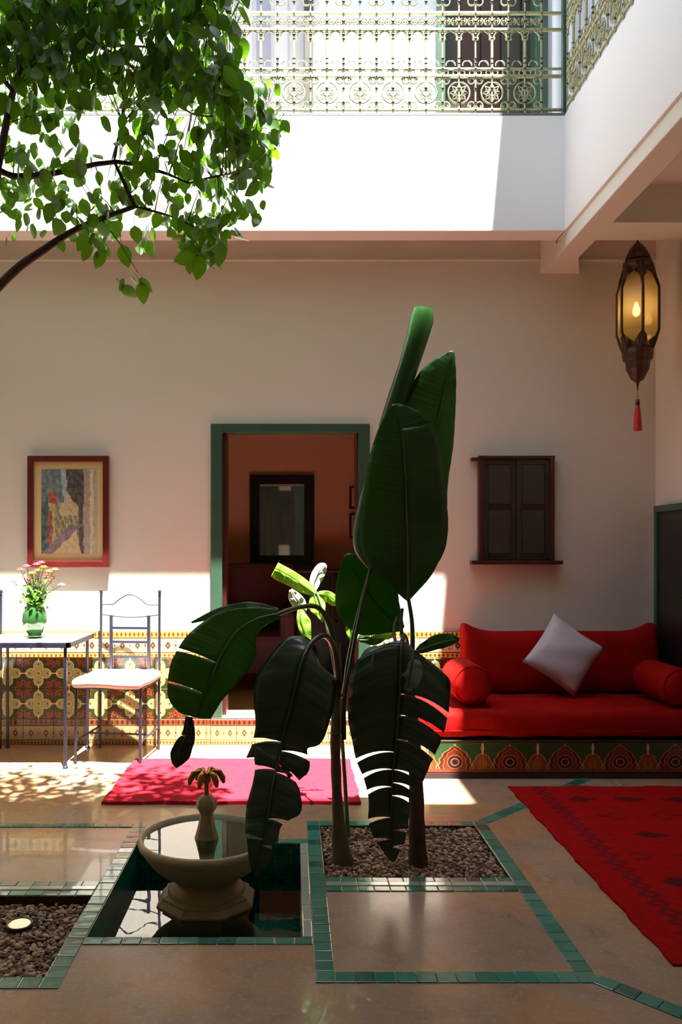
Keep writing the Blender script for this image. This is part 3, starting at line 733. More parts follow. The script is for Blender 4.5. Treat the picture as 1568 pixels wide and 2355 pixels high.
def sofa():
    t = thing('banquette', ((SX0+SX1)/2, (SY0+SY1)/2, 0), 'low corner sofa base faced with painted arch tiles', 'sofa')
    b = MB(); b.box(SX0+.012, SX1, SY0+.014, SY1, .028, .205); obj('body', b, 'plaster', t)
    obj('plinth', MB().box(SX0-.01, SX1, SY0-.012, SY1, 0, .028, .004), 'plinth', t)
    obj('top_slab', MB().box(SX0, SX1, SY0, SY1, .200, .212, .003), 'shutter_green', t)
    w = .308; me = tile_mesh(w, .172, 'arch_tile'); x = SX0+.085-w
    # arch centres: px 1046 at the sofa front
    k0 = (1046-CX)*SY0/F
    xs = [k0+w*i for i in range(-1, 6)]
    for xc in xs:
        a, e = xc-w/2, xc+w/2
        if a < SX0 or e > SX1:
            a2, e2 = max(a, SX0+.002), min(e, SX1)
            if e2-a2 < .02: continue
            m2 = tile_mesh(e2-a2, .172, 'arch_tile')
            for q in m2.uv_layers[0].data: q.uv = ((a2-a)/w+q.uv[0]*(e2-a2)/w, q.uv[1])
            inst('tile', m2, t, ((a2+e2)/2, SY0+.014, .028))
        else: inst('tile', me, t, (xc, SY0+.014, .028))
sofa()
def seat_mattress():
    mb = cushion(.765, SX1-.005, SY0+.005, SY1-.13, .225, .368, .008, .03, wrinkle=.004)
    for v in mb.v:   # the front corner tucks out at the left end
        if v.x < .95 and v.z < .26: v.x -= .03
    o = tag(obj('seat_mattress', mb, 'red'), 'long red velvet mattress laid on the tiled sofa base', 'mattress')
    pp = MB()
    pp.tube([(.78,SY0+.004,.262),(1.3,SY0+.001,.262),(2.36,SY0+.004,.262)], .006, 6); obj('piping', pp, 'red', o)
seat_mattress()
def back_cushion():
    mb = cushion(1.085, 2.325, 4.905, 5.06, .398, .735, .025, .04, peaks=.10, wrinkle=.005)
    for v in mb.v: v.y += (v.z-.36)*.14
    tag(obj('back_cushion', mb, 'red'), 'long red back cushion with peaked corners leaning on the wall', 'cushion')
back_cushion()
def bolster(xc, y0, y1, zc, r, label):
    prof = [(0, 0), (r*.5, .004), (r*.86, .02), (r, .06)]; L = y1-y0
    p = prof+[(r*1.01, L*.5)]+[(a, L-b) for a, b in prof[::-1]]
    mb = MB().lathe(p, n=28); mb.xf(Matrix.Translation((xc, y1, zc)) @ Matrix.Rotation(PI/2, 4, 'X'))
    o = tag(obj('bolster', mb, 'red'), label, 'cushion', 'red bolsters on the sofa')
    for y in (y0+.03, y1-.03): obj('piping', MB().ring((xc, y, zc), r*.93, .006, 'y', 24, 5), 'red', o)
bolster(1.03, 4.44, 4.86, .502, .115, 'red bolster at the left end of the sofa behind the banana leaves')
bolster(2.20, 4.40, 4.86, .496, .108, 'red bolster at the right end of the sofa below the dark shutter')
def pillow():
    bm = bmesh.new(); n = 14; s = .37; vs = {}
    for side in (1,-1):
        for i in range(n+1):
            for j in range(n+1):
                u, v = 2*i/n-1, 2*j/n-1
                k = ((1-u*u)*(1-v*v))**.45; pin = 1-.10*(1-abs(u))*abs(v)**3*0 
                x = u*(1-.07*(1-u*u*0)*(1-v*v))*s/2 if abs(u) > .99 else u*s/2*(1-.07*(1-v*v)); y = v*s/2*(1-.07*(1-u*u))
                edge = i in (0,n) or j in (0,n)
                if edge and side == -1: vs[(side,i,j)] = vs[(1,i,j)]
                else: vs[(side,i,j)] = bm.verts.new((x, y, side*(k*.065+.004*math.sin(7*u+4*v)*k)))
        for i in range(n):
            for j in range(n):
                q = [vs[(side,i,j)], vs[(side,i+1,j)], vs[(side,i+1,j+1)], vs[(side,i,j+1)]]
                bm.faces.new(q if side == 1 else q[::-1])
    mb = MB().bm(bm, smooth=True)
    c = P(1297, 1506, 4.80)
    mb.xf(Matrix.Translation((c.x, 4.80, c.z)) @ Matrix.Rotation(math.radians(-14), 4, 'X') @ Matrix.Rotation(math.radians(-54), 4, 'Y') @ Matrix.Rotation(math.radians(90), 4, 'X'))
    tag(obj('pillow', mb, 'grey_pillow'), 'pale lilac-grey square pillow standing on its corner on the red sofa', 'pillow')
pillow()

# ------------------------------------------------------------------ rugs
def rug(name, pts, th, m, label, fringe=False, wav=.004):
    (x0, y0), (x1, y1) = pts; nx, ny = max(8, int((x1-x0)/.05)), max(8, int((y1-y0)/.05)); vs, fs, uvs = [], [], []
    for j in range(ny+1):
        for i in range(nx+1):
            x = x0+(x1-x0)*i/nx; y = y0+(y1-y0)*j/ny
            ex = wav*math.sin(y*23+1) + wav*.7*math.sin(y*51) if i in (0, nx) else 0; ey = wav*math.sin(x*17) if j in (0, ny) else 0
            vs.append((x+ex, y+ey, th + .0016*math.sin(x*11+y*7)+.0012*math.sin(x*31-y*17)+.0016))
    for j in range(ny):
        for i in range(nx):
            a = j*(nx+1)+i; f = (a, a+1, a+nx+2, a+nx+1); fs.append(f); uvs.append([(vs[q][0]-x0, vs[q][1]-y0) for q in f])
    mb = MB().add(vs, fs, uvs, True)
    rim = [j*(nx+1) for j in range(ny+1)]+[ny*(nx+1)+i for i in range(1, nx+1)]+[j*(nx+1)+nx for j in range(ny-1, -1, -1)]+[i for i in range(nx-1, 0, -1)]
    n = len(rim); low = [(vs[q][0], vs[q][1], .0006) for q in rim]
    mb.add([vs[q] for q in rim]+low, [(k, (k+1)%n, n+(k+1)%n, n+k)[::-1] for k in range(n)], [[(0,0)]*4]*n)
    return tag(obj(name, mb, m), label, 'rug')
rug('rug', ((-.951, 3.905), (.344, 4.73)), .016, 'red_rug', 'small plain red rug in the sunlight before the doorway')
rug('rug', ((1.155, 2.37), (2.36, 4.19)), .008, 'kilim', 'large red rug with dark diamond motifs in front of the sofa')

# ------------------------------------------------------------------ fountain
FX, FY = -.336, 3.07
def fountain():
    t = thing('fountain', (FX, FY, -.30), 'cream stone fountain bowl on a carved octagonal foot standing in the pool', 'fountain')
    # octagonal stepped foot
    obj('foot', MB().lathe([(.20,-.30),(.202,-.115),(.198,-.095),(.176,-.078),(.176,-.070),(.150,-.062)], (FX,FY,0), 8, smooth=False, rot=PI/8), 'stone', t)
    obj('neck', MB().lathe([(.150,-.068),(.152,-.058),(.140,-.046),(.122,-.036),(.116,-.022),(.124,-.012),(.136,-.006),(.138,.002)], (FX,FY,0), 40), 'stone', t)
    obj('bowl', MB().lathe([(.10,-.004),(.140,.0),(.175,.022),(.212,.052),(.236,.084),(.250,.106),(.262,.120),(.266,.134),(.262,.148),(.252,.152),(.246,.146),(.238,.128),(.19,.10),(.05,.092),(0,.092)], (FX,FY,0), 56), 'stone', t)
    w = MB().add([(FX+.2435*math.cos(2*PI*i/48), FY+.2435*math.sin(2*PI*i/48), .137) for i in range(48)], [tuple(range(48))]); obj('bowl_water', w, 'water', t)
    obj('finial', MB().lathe([(.046,.10),(.047,.142),(.043,.152),(.036,.178),(.028,.215),(.026,.232),(.030,.243),(.038,.255),(.042,.272),(.038,.288),(.028,.300),(.016,.308),(0,.31)], (FX,FY,0), 8, smooth=False), 'stone', t)
    s = obj('spout', MB().lathe([(.011,.300),(.009,.33),(.010,.352),(.018,.362),(.020,.382),(.012,.392),(0,.394)], (FX,FY,0), 16), 'brass', t)
    for k in range(6):
        a = k*PI/3+.2; u = Vector((math.cos(a), math.sin(a), 0)); c = Vector((FX,FY,0))
        obj('nozzle_petal', MB().tube([c+u*.008+Vector((0,0,.386)), c+u*.028+Vector((0,0,.400)), c+u*.050+Vector((0,0,.392)), c+u*.064+Vector((0,0,.368)), c+u*.068+Vector((0,0,.350))], [.006,.010,.013,.012,.006], 8), 'brass', s)
fountain()
def ground_lamp():
    c = P(45, 2118, 2.675); x, y, z = c.x, 2.675, -.012
    t = thing('ground_lamp', (x, y, -.03), 'round glowing lamp sunk in the gravel of the left bed', 'lamp')
    obj('housing', MB().lathe([(.030,-.03),(.046,-.02),(.046,-.002),(.042,.003),(.036,.0)], (x,y,z), 28), 'black', t)
    obj('lens', MB().lathe([(.040,-.004),(.034,.002),(0,.004)], (x,y,z), 28), 'ground_lamp', t)
ground_lamp()

# ------------------------------------------------------------------ table, chairs, vase
def table():
    x0, x1, y0, y1, z = -1.86, -1.305, 4.56, 5.09, .74
    t = thing('iron_table', ((x0+x1)/2, (y0+y1)/2, 0), 'pale-topped iron table with thin dark legs against the tiled wall', 'table')
    obj('tabletop', MB().box(x0, x1, y0, y1, z-.022, z, .003), 'marble', t)
    a = MB(); e = .012
    for (p, q) in (((x0,y0),(x1,y0)),((x1,y0),(x1,y1)),((x1,y1),(x0,y1)),((x0,y1),(x0,y0))):
        a.box(min(p[0],q[0])-e, max(p[0],q[0])+e, min(p[1],q[1])-e, max(p[1],q[1])+e, z-.034, z-.004, .002)
    obj('edge_frame', a, 'iron', t)
    for x in (x0+.02, x1-.02):
        for y in (y0+.01, y1-.03): obj('leg', MB().tube([(x,y,0),(x,y,z-.03)], .0105, 8).lathe([(.016,0),(.016,.012),(.010,.016)], (x,y,0), 10), 'iron', t)
table()
CH = []
def chair(loc, rz, label):
    t = thing('iron_chair', loc, label, 'chair', 'iron chairs beside the table', rz); WL[t] = Vector((0,0,0)); CH.append(t)
    # local: back posts at y=0, seat towards -y
    w = .195; zt = .995
    for s in (-1, 1):
        obj('back_post', MB().tube([(s*w,-.01,0),(s*w,0,.45),(s*w,.012,zt)], .009, 8).lathe([(0,.988),(.012,.995),(.010,1.005),(.013,1.015),(0,1.028)], (s*w,.012,0), 10), 'iron', t, world=False)
        obj('leg', MB().tube([(s*w*1.02,-.40,.0195 if s > 0 and loc[0] > -1.5 else 0),(s*w*1.02,-.385,.46)], .0095, 8), 'iron', t, world=False)
    arch = [(-w,.011,.925)]+[(-w+.075,.011,.925)]+[(-w+.09+(2*w-.18)*i/10, .011, .932+.058*math.sin(PI*i/10)) for i in range(11)]+[(w-.075,.011,.925),(w,.011,.925)]
    obj('top_rail', MB().tube(arch, .0045, 6), 'iron', t, world=False)
    obj('cross_rail', MB().tube([(-w+2*w*i/10, .009, .862-.018*math.sin(PI*i/10)) for i in range(11)], .0045, 6), 'iron', t, world=False)
    b = MB()
    for s in (-1, 1): b.box(s*.125-.010, s*.125+.010, -.002, .014, .50, .858, .002)
    for z in (.775, .685, .59): b.box(-.125, .125, .0, .012, z-.008, z+.008, .002)
    obj('splat_frame', b, 'iron', t, world=False)
    q = MB()
    for (a, c) in (((-w,-.385),(w,-.385)),((w,-.385),(w,0)),((w,0),(-w,0)),((-w,0),(-w,-.385))): q.tube([(a[0],a[1],.452),(c[0],c[1],.452)], .009, 6)
    obj('seat_frame', q, 'iron', t, world=False)
    st = MB()
    for s in (-1, 1): st.tube([(s*w,-.39,.14),(s*w,-.005,.14)], .006, 6)
    st.tube([(-w,-.2,.14),(w,-.2,.14)], .006, 6); obj('stretcher', st, 'iron', t, world=False)
    cu = cushion(-.215, .215, -.43, -.015, .458, .512, .014, .022, wrinkle=.003)
    obj('seat_cushion', cu, 'cushion_white', t, world=False)
chair((-1.048, 5.045, 0), math.radians(-7), 'iron chair with white seat cushion at the right of the table')
chair((-2.075, 5.03, 0), math.radians(5), 'iron chair at the left photo edge, showing only its back post')
VX, VY = -1.578, 4.80
def vase():
    t = thing('vase', (VX, VY, .74), 'rounded green glass vase on a saucer on the table', 'vase')
    obj('glass_body', MB().lathe([(.040,0),(.042,.012),(.05,.022),(.070,.06),(.078,.10),(.074,.140),(.058,.172),(.050,.188),(.056,.200),(.052,.202),(.045,.188),(.052,.17),(.068,.138),(.072,.10),(.064,.06),(.03,.026),(0,.026)], (VX,VY,.752), 36), 'vase', t)
    obj('saucer', MB().lathe([(.035,0),(.04,.002),(.082,.012),(.084,.016),(.04,.012),(0,.012)], (VX,VY,.741), 32), 'vase', t)
vase()
def bouquet():
    t = thing('flower_bouquet', (VX, VY, .78), 'loose bouquet of pink and orange flowers in the green vase', 'flowers')
    heads = [(48,1312,'petal_pink'),(62,1304,'petal_pink'),(84,1300,'petal_pink'),(100,1306,'petal_orange'),(112,1316,'petal_orange'),(108,1328,'petal_pink'),(74,1320,'petal_orange'),(95,1296,'petal_pink'),(126,1312,'petal_orange'),
             (33,1341,'petal_pink'),(66,1337,'petal_pink'),(141,1347,'petal_lilac'),(120,1335,'petal_pink'),(88,1314,'petal_orange'),(55,1330,'petal_pink')]
    base = Vector((VX, VY, .93)); st = MB(); lf = MB()
    for i, (px, py, m) in enumerate(heads):
        d = VY+random.uniform(-.06,.06); c = P(px, py, d)
        mid = base.lerp(c, .5)+Vector((0,0,.02))
        st.tube([Vector((VX+(i%4-1.5)*.012, VY+(i%3-1)*.012, .80)), base+Vector(((c.x-VX)*.12,0,0)), mid, c], .0022, 5)
        fb = MB()
        for ring_, (n, r, tilt) in enumerate(((6,.028,.3),(5,.022,.8),(4,.014,1.2))):
            for k in range(n):
                a = 2*PI*k/n+ring_*.5; u = Vector((math.cos(a)*math.cos(tilt), math.sin(a)*math.cos(tilt), math.sin(tilt))); w = Vector((-math.sin(a), math.cos(a), 0))
                fb.add([c, c+u*r*.6-w*r*.5, c+u*r*1.1, c+u*r*.6+w*r*.5], [(0,1,2,3)])
        obj('flower', fb, m, t)
        for q in range(9):
            f = random.uniform(.25,.95); p = base.lerp(c, f)+Vector([random.uniform(-.025,.025) for _ in range(3)])
            u = Vector([random.uniform(-1,1) for _ in range(3)]).normalized(); w = u.cross(Vector((.3,.2,1))).normalized()*.009; L = random.uniform(.02,.036)
            lf.add([p, p+u*L*.5+w, p+u*L, p+u*L*.5-w], [(0,1,2,3)])
    for q in range(260):
        p = base+Vector((random.gauss(0,.035), random.gauss(0,.03), abs(random.gauss(.03,.05)))); u = Vector([random.uniform(-1,1) for _ in range(3)]).normalized(); w = u.cross(Vector((.3,.2,1))).normalized()*.013; L = random.uniform(.025,.045)
        lf.add([p, p+u*L*.5+w, p+u*L, p+u*L*.5-w], [(0,1,2,3)])
    obj('stems', st, 'bouquet_leaf', t); o = obj('leaves', lf, 'bouquet_leaf', t); o['kind'] = 'stuff'
bouquet()

# ------------------------------------------------------------------ hanging lantern
def lantern():
    d = 4.72; x = (1466-CX)*d/F; k = d/F
    Z = lambda py: H-(py-CY)*k
    t = thing('hanging_lantern', (x, d, Z(905)), 'dark pierced metal lantern with glowing amber glass hanging from the ceiling', 'lantern')
    obj('chain', MB().tube([(x,d,Z(560)),(x,d,3.32)], .005, 6), 'brown_metal', t)
    def prof(l): return [(r*k, Z(y)) for y, r in l]
    obj('crown', MB().lathe(prof([(552,0),(558,5),(572,17),(590,26),(598,28),(601,24),(604,32),(612,33),(618,30)]), (x,d,0), 12, smooth=False), 'brown_metal', t)
    b = MB()
    obj('lower_dome', MB().lathe(prof([(905,0),(888,2),(880,4),(872,14),(850,25),(832,27),(828,32),(815,34),(805,33),(800,30)]), (x,d,0), 12, smooth=False), 'brown_metal', t)
    N6 = 6; R = 46*k
    for i in range(N6):
        a = i*2*PI/N6+.35; u = Vector((math.cos(a), math.sin(a), 0)); c = Vector((x,d,0))
        pts = [c+u*31*k+Vector((0,0,Z(615))), c+u*38*k+Vector((0,0,Z(645))), c+u*R+Vector((0,0,Z(668))), c+u*R+Vector((0,0,Z(765))), c+u*39*k+Vector((0,0,Z(785))), c+u*32*k+Vector((0,0,Z(805)))]
        obj('rib', MB().tube(pts, [.010,.011,.008,.008,.011,.010], 6), 'brown_metal', t)
        a2 = a+2*PI/N6; u2 = Vector((math.cos(a2), math.sin(a2), 0))
        R1 = R*.985
        g = MB(); ys = [(612,29),(640,35),(668,45),(765,45),(785,38),(808,30)]
        for (ya, ra), (yb_, rb) in zip(ys, ys[1:]):
            g.add([c+u*ra*k+Vector((0,0,Z(ya))), c+u2*ra*k+Vector((0,0,Z(ya))), c+u2*rb*k+Vector((0,0,Z(yb_))), c+u*rb*k+Vector((0,0,Z(yb_)))], [(0,1,2,3)])
        solid(obj('glass_pane', g, 'lantern_glass', t), .0015)
        # pierced ogee plates at both ends of each pane
        for ya, yb_, ra, rb in ((612,655,30,42),(808,768,31,44)):
            p0, p1 = c+u*ra*k, c+u2*ra*k; q0, q1 = c+u*rb*k, c+u2*rb*k; zz = Vector((0,0,Z(ya))); zm = Vector((0,0,Z(yb_))); e = (u+u2).normalized()*.004
            mid = (p0+p1)/2+Vector((0,0,Z(ya*.6+yb_*.4))); 
            pl = MB().add([p0+zz+e, p1+zz+e, q1+zm+e, (q1*.75+q0*.25)+Vector((0,0,Z(ya*.35+yb_*.65)))+e, mid+e, (q0*.75+q1*.25)+Vector((0,0,Z(ya*.35+yb_*.65)))+e, q0+zm+e], [(0,1,4),(1,2,3),(1,3,4),(0,4,5),(0,5,6)])
            solid(obj('pierced_plate', pl, 'brown_metal', t), .002)
    obj('bulb', MB().lathe([(0,-.036),(.016,-.026),(.022,-.006),(.018,.018),(.010,.036),(.009,.05),(0,.052)], (x-.012,d-.01,Z(716)), 16), 'bulb', t)
    obj('lamp_holder', MB().tube([(x-.012,d-.01,Z(695)),(x,d,Z(620))], .007, 8), 'brown_metal', t)
    ts = obj('tassel', MB().lathe([(.010,Z(918)),(.012,Z(922)),(.012,Z(934)),(.014,Z(938)),(.018,Z(950)),(.025,Z(990)),(.012,Z(991))], (x,d,0), 14), 'tassel', t)
    obj('tassel_cord', MB().tube([(x,d,Z(903)),(x,d,Z(920))], .0025, 5), 'brass', ts)
    obj('bead', MB().lathe([(0,Z(916)),(.012,Z(921)),(.013,Z(930)),(.010,Z(938)),(0,Z(939))], (x,d,0), 12), 'brown_metal', ts)
    ld = bpy.data.lights.new('lantern_light', 'POINT'); lo = bpy.data.objects.new('lantern_light', ld); C.objects.link(lo)
    lo.location = (x-.012, d-.01, Z(716)); ld.energy = .8; ld.color = (1,.62,.28); ld.shadow_soft_size = .03
lantern()

# ------------------------------------------------------------------ banana plants
def spline(pts, n):
    """Catmull-Rom through tuples of floats"""
    out = []; m = len(pts)
    for i in range(n+1):
        s = i/n*(m-1); k = min(int(s), m-2); f = s-k
        p0, p1, p2, p3 = pts[max(k-1,0)], pts[k], pts[k+1], pts[min(k+2,m-1)]
        out.append(tuple(.5*((2*b)+(-a+c)*f+(2*a-5*b+4*c-d)*f*f+(-a+3*b-3*c+d)*f**3) for a, b, c, d in zip(p0,p1,p2,p3)))
    return out
def big_leaf(parent, st, m='banana', tears=(), fold=(.3,.3), sweep=.25, rib=.006, curl=0.0, n=44, nv=7, gap=.16):
    """st: stations (px, py, depth, left half width px, right half width px). fold: how far each side leans back per unit of width.
    tears: (side, t, widen) cuts between the veins, where t runs 0..1 along the midrib"""
    if st[-1][1] > st[0][1]+20:      # travels downwards: keep 'left' meaning the side seen on the left
        st = [(a, b, c, r, l) for a, b, c, l, r in st]; fold = fold[::-1]
    S_ = spline(st, n); mb = MB(); mid = [P(q[0], q[1], q[2]) for q in S_]
    ribpts, ribr = [], []
    for i, p in enumerate(mid):
        ribpts.append(p + Vector((0,-.003,0))); ribr.append(max(.0012, rib*(1-i/n)**.7))
    for side in (0, 1):
        cuts = sorted([0.0]+[t for s, t in [(q[0], q[1]) for q in tears] if s == side]+[1.0])
        for a, b in zip(cuts, cuts[1:]):
            cnt = max(2, int(round((b-a)*n))); rows = []
            for i in range(cnt+1):
                t = a+(b-a)*i/cnt; row = []
                for j in range(nv+1):
                    v = j/nv
                    tt = t
                    c = (a+b)/2; lobes = len(cuts) > 2
                    if lobes: 
                        h_ = (b-a)/2; wd_ = (t-c)/h_
                        tt = t - wd_*abs(wd_)*min(gap*.05*v, h_*.6)
                    q = tt*n; k = min(int(q), n-1); f = q-k
                    st_ = [x*(1-f)+y*f for x, y in zip(S_[k], S_[k+1])]
                    p = mid[k].lerp(mid[k+1], f); tan = (mid[min(k+2,n)]-mid[max(k-1,0)]); tan.y = 0
                    if tan.length < 1e-6: tan = Vector((0,0,1))
                    tan.normalize(); nor = Vector((-tan.z, 0, tan.x))     # image-left of the direction of travel
                    w = max(0, st_[3+side])*p.y/F; sg = 1 if side == 0 else -1
                    th = curl*v
                    lat = nor*sg*w*v*(math.cos(th) if curl else 1)
                    dep = fold[side]*w*v*(1 if not curl else 1) + (math.sin(th)*w*v if curl else 0)
                    sw = sweep*w*v*v*(1 if not lobes else 1)*min(1, (1-tt)*3)
                    ripple = .0035*math.sin(tt*95+side*2)*v + .006*math.sin(tt*19+side)*v
                    row.append(p+lat+tan*sw+Vector((0, dep+ripple, 0)))
                rows.append(row)
            vs = [q for r in rows for q in r]; fs, uv = [], []
            for i in range(cnt):
                for j in range(nv):
                    k = i*(nv+1)+j; f = (k, k+1, k+nv+2, k+nv+1); fs.append(f if side else f[::-1])
                    u = [(j/nv, (a+(b-a)*i/cnt)), ((j+1)/nv, (a+(b-a)*i/cnt)), ((j+1)/nv, (a+(b-a)*(i+1)/cnt)), (j/nv, (a+(b-a)*(i+1)/cnt))]
                    uv.append(u if side else u[::-1])
            mb.add(vs, fs, uv, True)
    o = obj('leaf', mb, m, parent); solid(o, .0012)
    obj('midrib', MB().tube(ribpts, ribr, 6), 'rib' if m in ('banana', 'young') else 'stalk_dark', o)
    return o
def petiole(parent, pts, r0, r1, m='stalk_dark'):
    S_ = spline(pts, 16); n = len(S_)-1
    return obj('petiole', MB().tube([P(*q[:3]) for q in S_], [r0+(r1-r0)*i/n for i in range(n+1)], 8), m, parent)
def trunk(parent, pts, m='stalk'):
    S_ = spline(pts, 30); mb = MB().tube([P(*q[:3]) for q in S_], [q[3]*q[2]/F*(1+.05*math.sin(i*1.7)) for i, q in enumerate(S_)], 14)
    return obj('trunk', mb, m, parent)

b1 = P(788, 1982, 3.20)
pl1 = thing('banana_plant', (b1.x, 3.20, -.01), 'banana plant with the slender left trunk and torn leaves hanging over the fountain', 'plant')
tr1 = trunk(pl1, [(789,1988,3.19,27),(782,1940,3.20,20),(776,1850,3.21,13),(772,1760,3.22,12),(771,1690,3.24,12),(773,1620,3.26,10),(778,1540,3.28,9),(776,1480,3.3,8)])
obj('leaf_scar', MB().lathe([(.022,-.004),(.0255,0),(.022,.004)], (P(771,1686,3.24).x,3.24,P(771,1686,3.24).z), 16), 'rib', tr1)
petiole(pl1, [(776,1600,3.28),(792,1590,3.30),(800,1530,3.32),(818,1440,3.36),(838,1360,3.40),(855,1300,3.43)], .012, .009)
petiole(pl1, [(790,1700,3.24),(792,1610,3.24),(806,1530,3.26),(826,1420,3.30),(850,1318,3.34)], .011, .006)
# tall rolled leaf reaching the top
big_leaf(pl1, [(856,1312,3.44,6,6),(836,1255,3.45,36,20),(848,1170,3.46,40,30),(868,1080,3.46,30,40),(893,985,3.47,26,46),(925,890,3.47,28,34),(950,800,3.47,23,29),(967,745,3.47,26,31),(974,711,3.47,17,20)], 'banana_pale', fold=(-.5,.5), sweep=.0, curl=.9)
obj('leaf_roll', MB().tube([P(890,985,3.49),P(915,915,3.49),P(938,845,3.49),P(958,780,3.49),P(970,735,3.49),P(974,712,3.49)], [.040,.046,.045,.049,.053,.044], 16), 'banana', pl1)
# leaf arching left over the tiled wall
petiole(pl1, [(778,1560,3.28),(765,1460,3.24),(735,1400,3.18),(690,1396,3.12),(640,1412,3.06)], .013, .009, 'rib')
big_leaf(pl1, [(642,1412,3.06,10,12),(590,1424,3.03,30,28),(545,1452,3.00,62,66),(512,1500,2.97,92,74),(490,1550,2.95,102,58),(472,1595,2.95,94,42),(462,1628,2.95,78,34),(458,1652,2.95,40,26)][:8],
         'banana', tears=((1,.50,1),(1,.72,1)), fold=(.3,.35), sweep=.10, gap=.16)
big_leaf(pl1, [(640,1408,3.10,8,8),(600,1404,3.14,16,14),(555,1400,3.18,14,12),(500,1412,3.2,12,10),(440,1432,3.2,2,2)], 'banana', fold=(.6,.6), sweep=.0, n=20)
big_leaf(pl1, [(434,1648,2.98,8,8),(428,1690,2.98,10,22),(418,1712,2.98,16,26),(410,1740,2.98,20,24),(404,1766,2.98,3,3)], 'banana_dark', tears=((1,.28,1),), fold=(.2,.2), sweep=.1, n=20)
# long leaf hanging over the fountain
petiole(pl1, [(778,1560,3.26),(768,1490,3.16),(745,1462,3.06),(715,1480,2.98),(698,1515,2.94)], .013, .009)
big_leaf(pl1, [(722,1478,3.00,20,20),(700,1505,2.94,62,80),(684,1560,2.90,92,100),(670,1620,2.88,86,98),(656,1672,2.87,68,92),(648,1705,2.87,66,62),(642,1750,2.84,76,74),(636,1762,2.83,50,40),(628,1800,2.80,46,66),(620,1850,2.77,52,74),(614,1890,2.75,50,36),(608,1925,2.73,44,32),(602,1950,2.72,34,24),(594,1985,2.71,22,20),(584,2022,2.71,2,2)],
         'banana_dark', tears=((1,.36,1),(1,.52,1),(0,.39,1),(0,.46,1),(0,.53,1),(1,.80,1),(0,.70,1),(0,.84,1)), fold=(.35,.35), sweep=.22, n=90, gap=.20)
b2 = P(960, 1990, 3.17)
pl2 = thing('banana_plant', (b2.x, 3.17, -.01), 'banana plant with the stouter right trunk and the tallest upright leaves', 'plant')
trunk(pl2, [(962,1995,3.17,24),(960,1960,3.17,21),(958,1880,3.18,18),(956,1780,3.20,16),(950,1680,3.22,15),(942,1600,3.24,13),(936,1520,3.26,11)], 'bark')
petiole(pl2, [(942,1600,3.26),(948,1500,3.28),(947,1430,3.30),(938,1372,3.32)], .012, .008)
petiole(pl2, [(938,1600,3.30),(930,1500,3.36),(922,1440,3.42),(925,1400,3.46)], .011, .007)
petiole(pl2, [(940,1600,3.32),(915,1500,3.36),(905,1450,3.44),(912,1420,3.5)], .009, .006)
# front upright leaf
big_leaf(pl2, [(938,1382,3.32,4,4),(938,1345,3.32,48,36),(937,1285,3.32,100,84),(936,1220,3.33,106,99),(934,1150,3.34,98,94),(931,1080,3.35,84,90),(926,1015,3.36,66,84),(918,965,3.37,42,58),(908,928,3.38,6,8)], 'banana', fold=(.28,.20), sweep=.10, tears=((1,.82,1),))
# taller leaf behind it
big_leaf(pl2, [(940,1378,3.38,4,4),(955,1300,3.40,60,50),(970,1200,3.42,86,60),(986,1100,3.43,96,48),(1000,1010,3.44,92,46),(1015,930,3.45,80,36),(1030,860,3.46,58,20),(1043,806,3.47,4,3)], 'banana', fold=(.25,.35), sweep=.04)
# low green leaf behind
big_leaf(pl2, [(925,1448,3.50,8,8),(900,1420,3.51,66,30),(872,1390,3.52,90,60),(845,1352,3.53,84,66),(818,1312,3.54,50,50),(796,1275,3.55,6,6)], 'banana', fold=(.2,.2), sweep=.05)
# drooping torn leaf in front of the sofa
petiole(pl2, [(940,1560,3.24),(936,1490,3.16),(930,1462,3.06),(924,1476,3.0)], .012, .009)
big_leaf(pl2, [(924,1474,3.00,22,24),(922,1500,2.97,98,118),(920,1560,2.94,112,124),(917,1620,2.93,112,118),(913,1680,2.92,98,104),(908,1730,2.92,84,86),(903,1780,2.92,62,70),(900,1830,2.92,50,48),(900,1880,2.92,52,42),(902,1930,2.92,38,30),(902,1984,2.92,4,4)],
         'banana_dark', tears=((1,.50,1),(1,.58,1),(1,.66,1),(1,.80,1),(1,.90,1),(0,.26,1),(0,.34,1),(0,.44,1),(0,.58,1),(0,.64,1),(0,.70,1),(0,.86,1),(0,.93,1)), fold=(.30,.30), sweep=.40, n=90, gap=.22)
big_leaf(pl2, [(958,1500,3.05,6,6),(985,1488,3.02,16,12),(1015,1478,3.0,20,14),(1040,1472,2.99,14,12),(1056,1470,2.98,3,3)], 'banana', fold=(.5,.5), sweep=.0, n=20)
big_leaf(pl2, [(872,1490,3.04,6,6),(858,1510,3.00,26,26),(862,1545,2.98,28,30),(880,1580,2.97,16,18),(888,1592,2.97,3,3)], 'banana_pale', fold=(.5,-.2), sweep=.1, n=20)
big_leaf(pl2, [(950,1500,3.00,4,4),(946,1530,2.96,18,30),(940,1570,2.94,20,22),(932,1590,2.94,4,4)], 'banana_pale', fold=(.2,.2), sweep=.1, n=20)
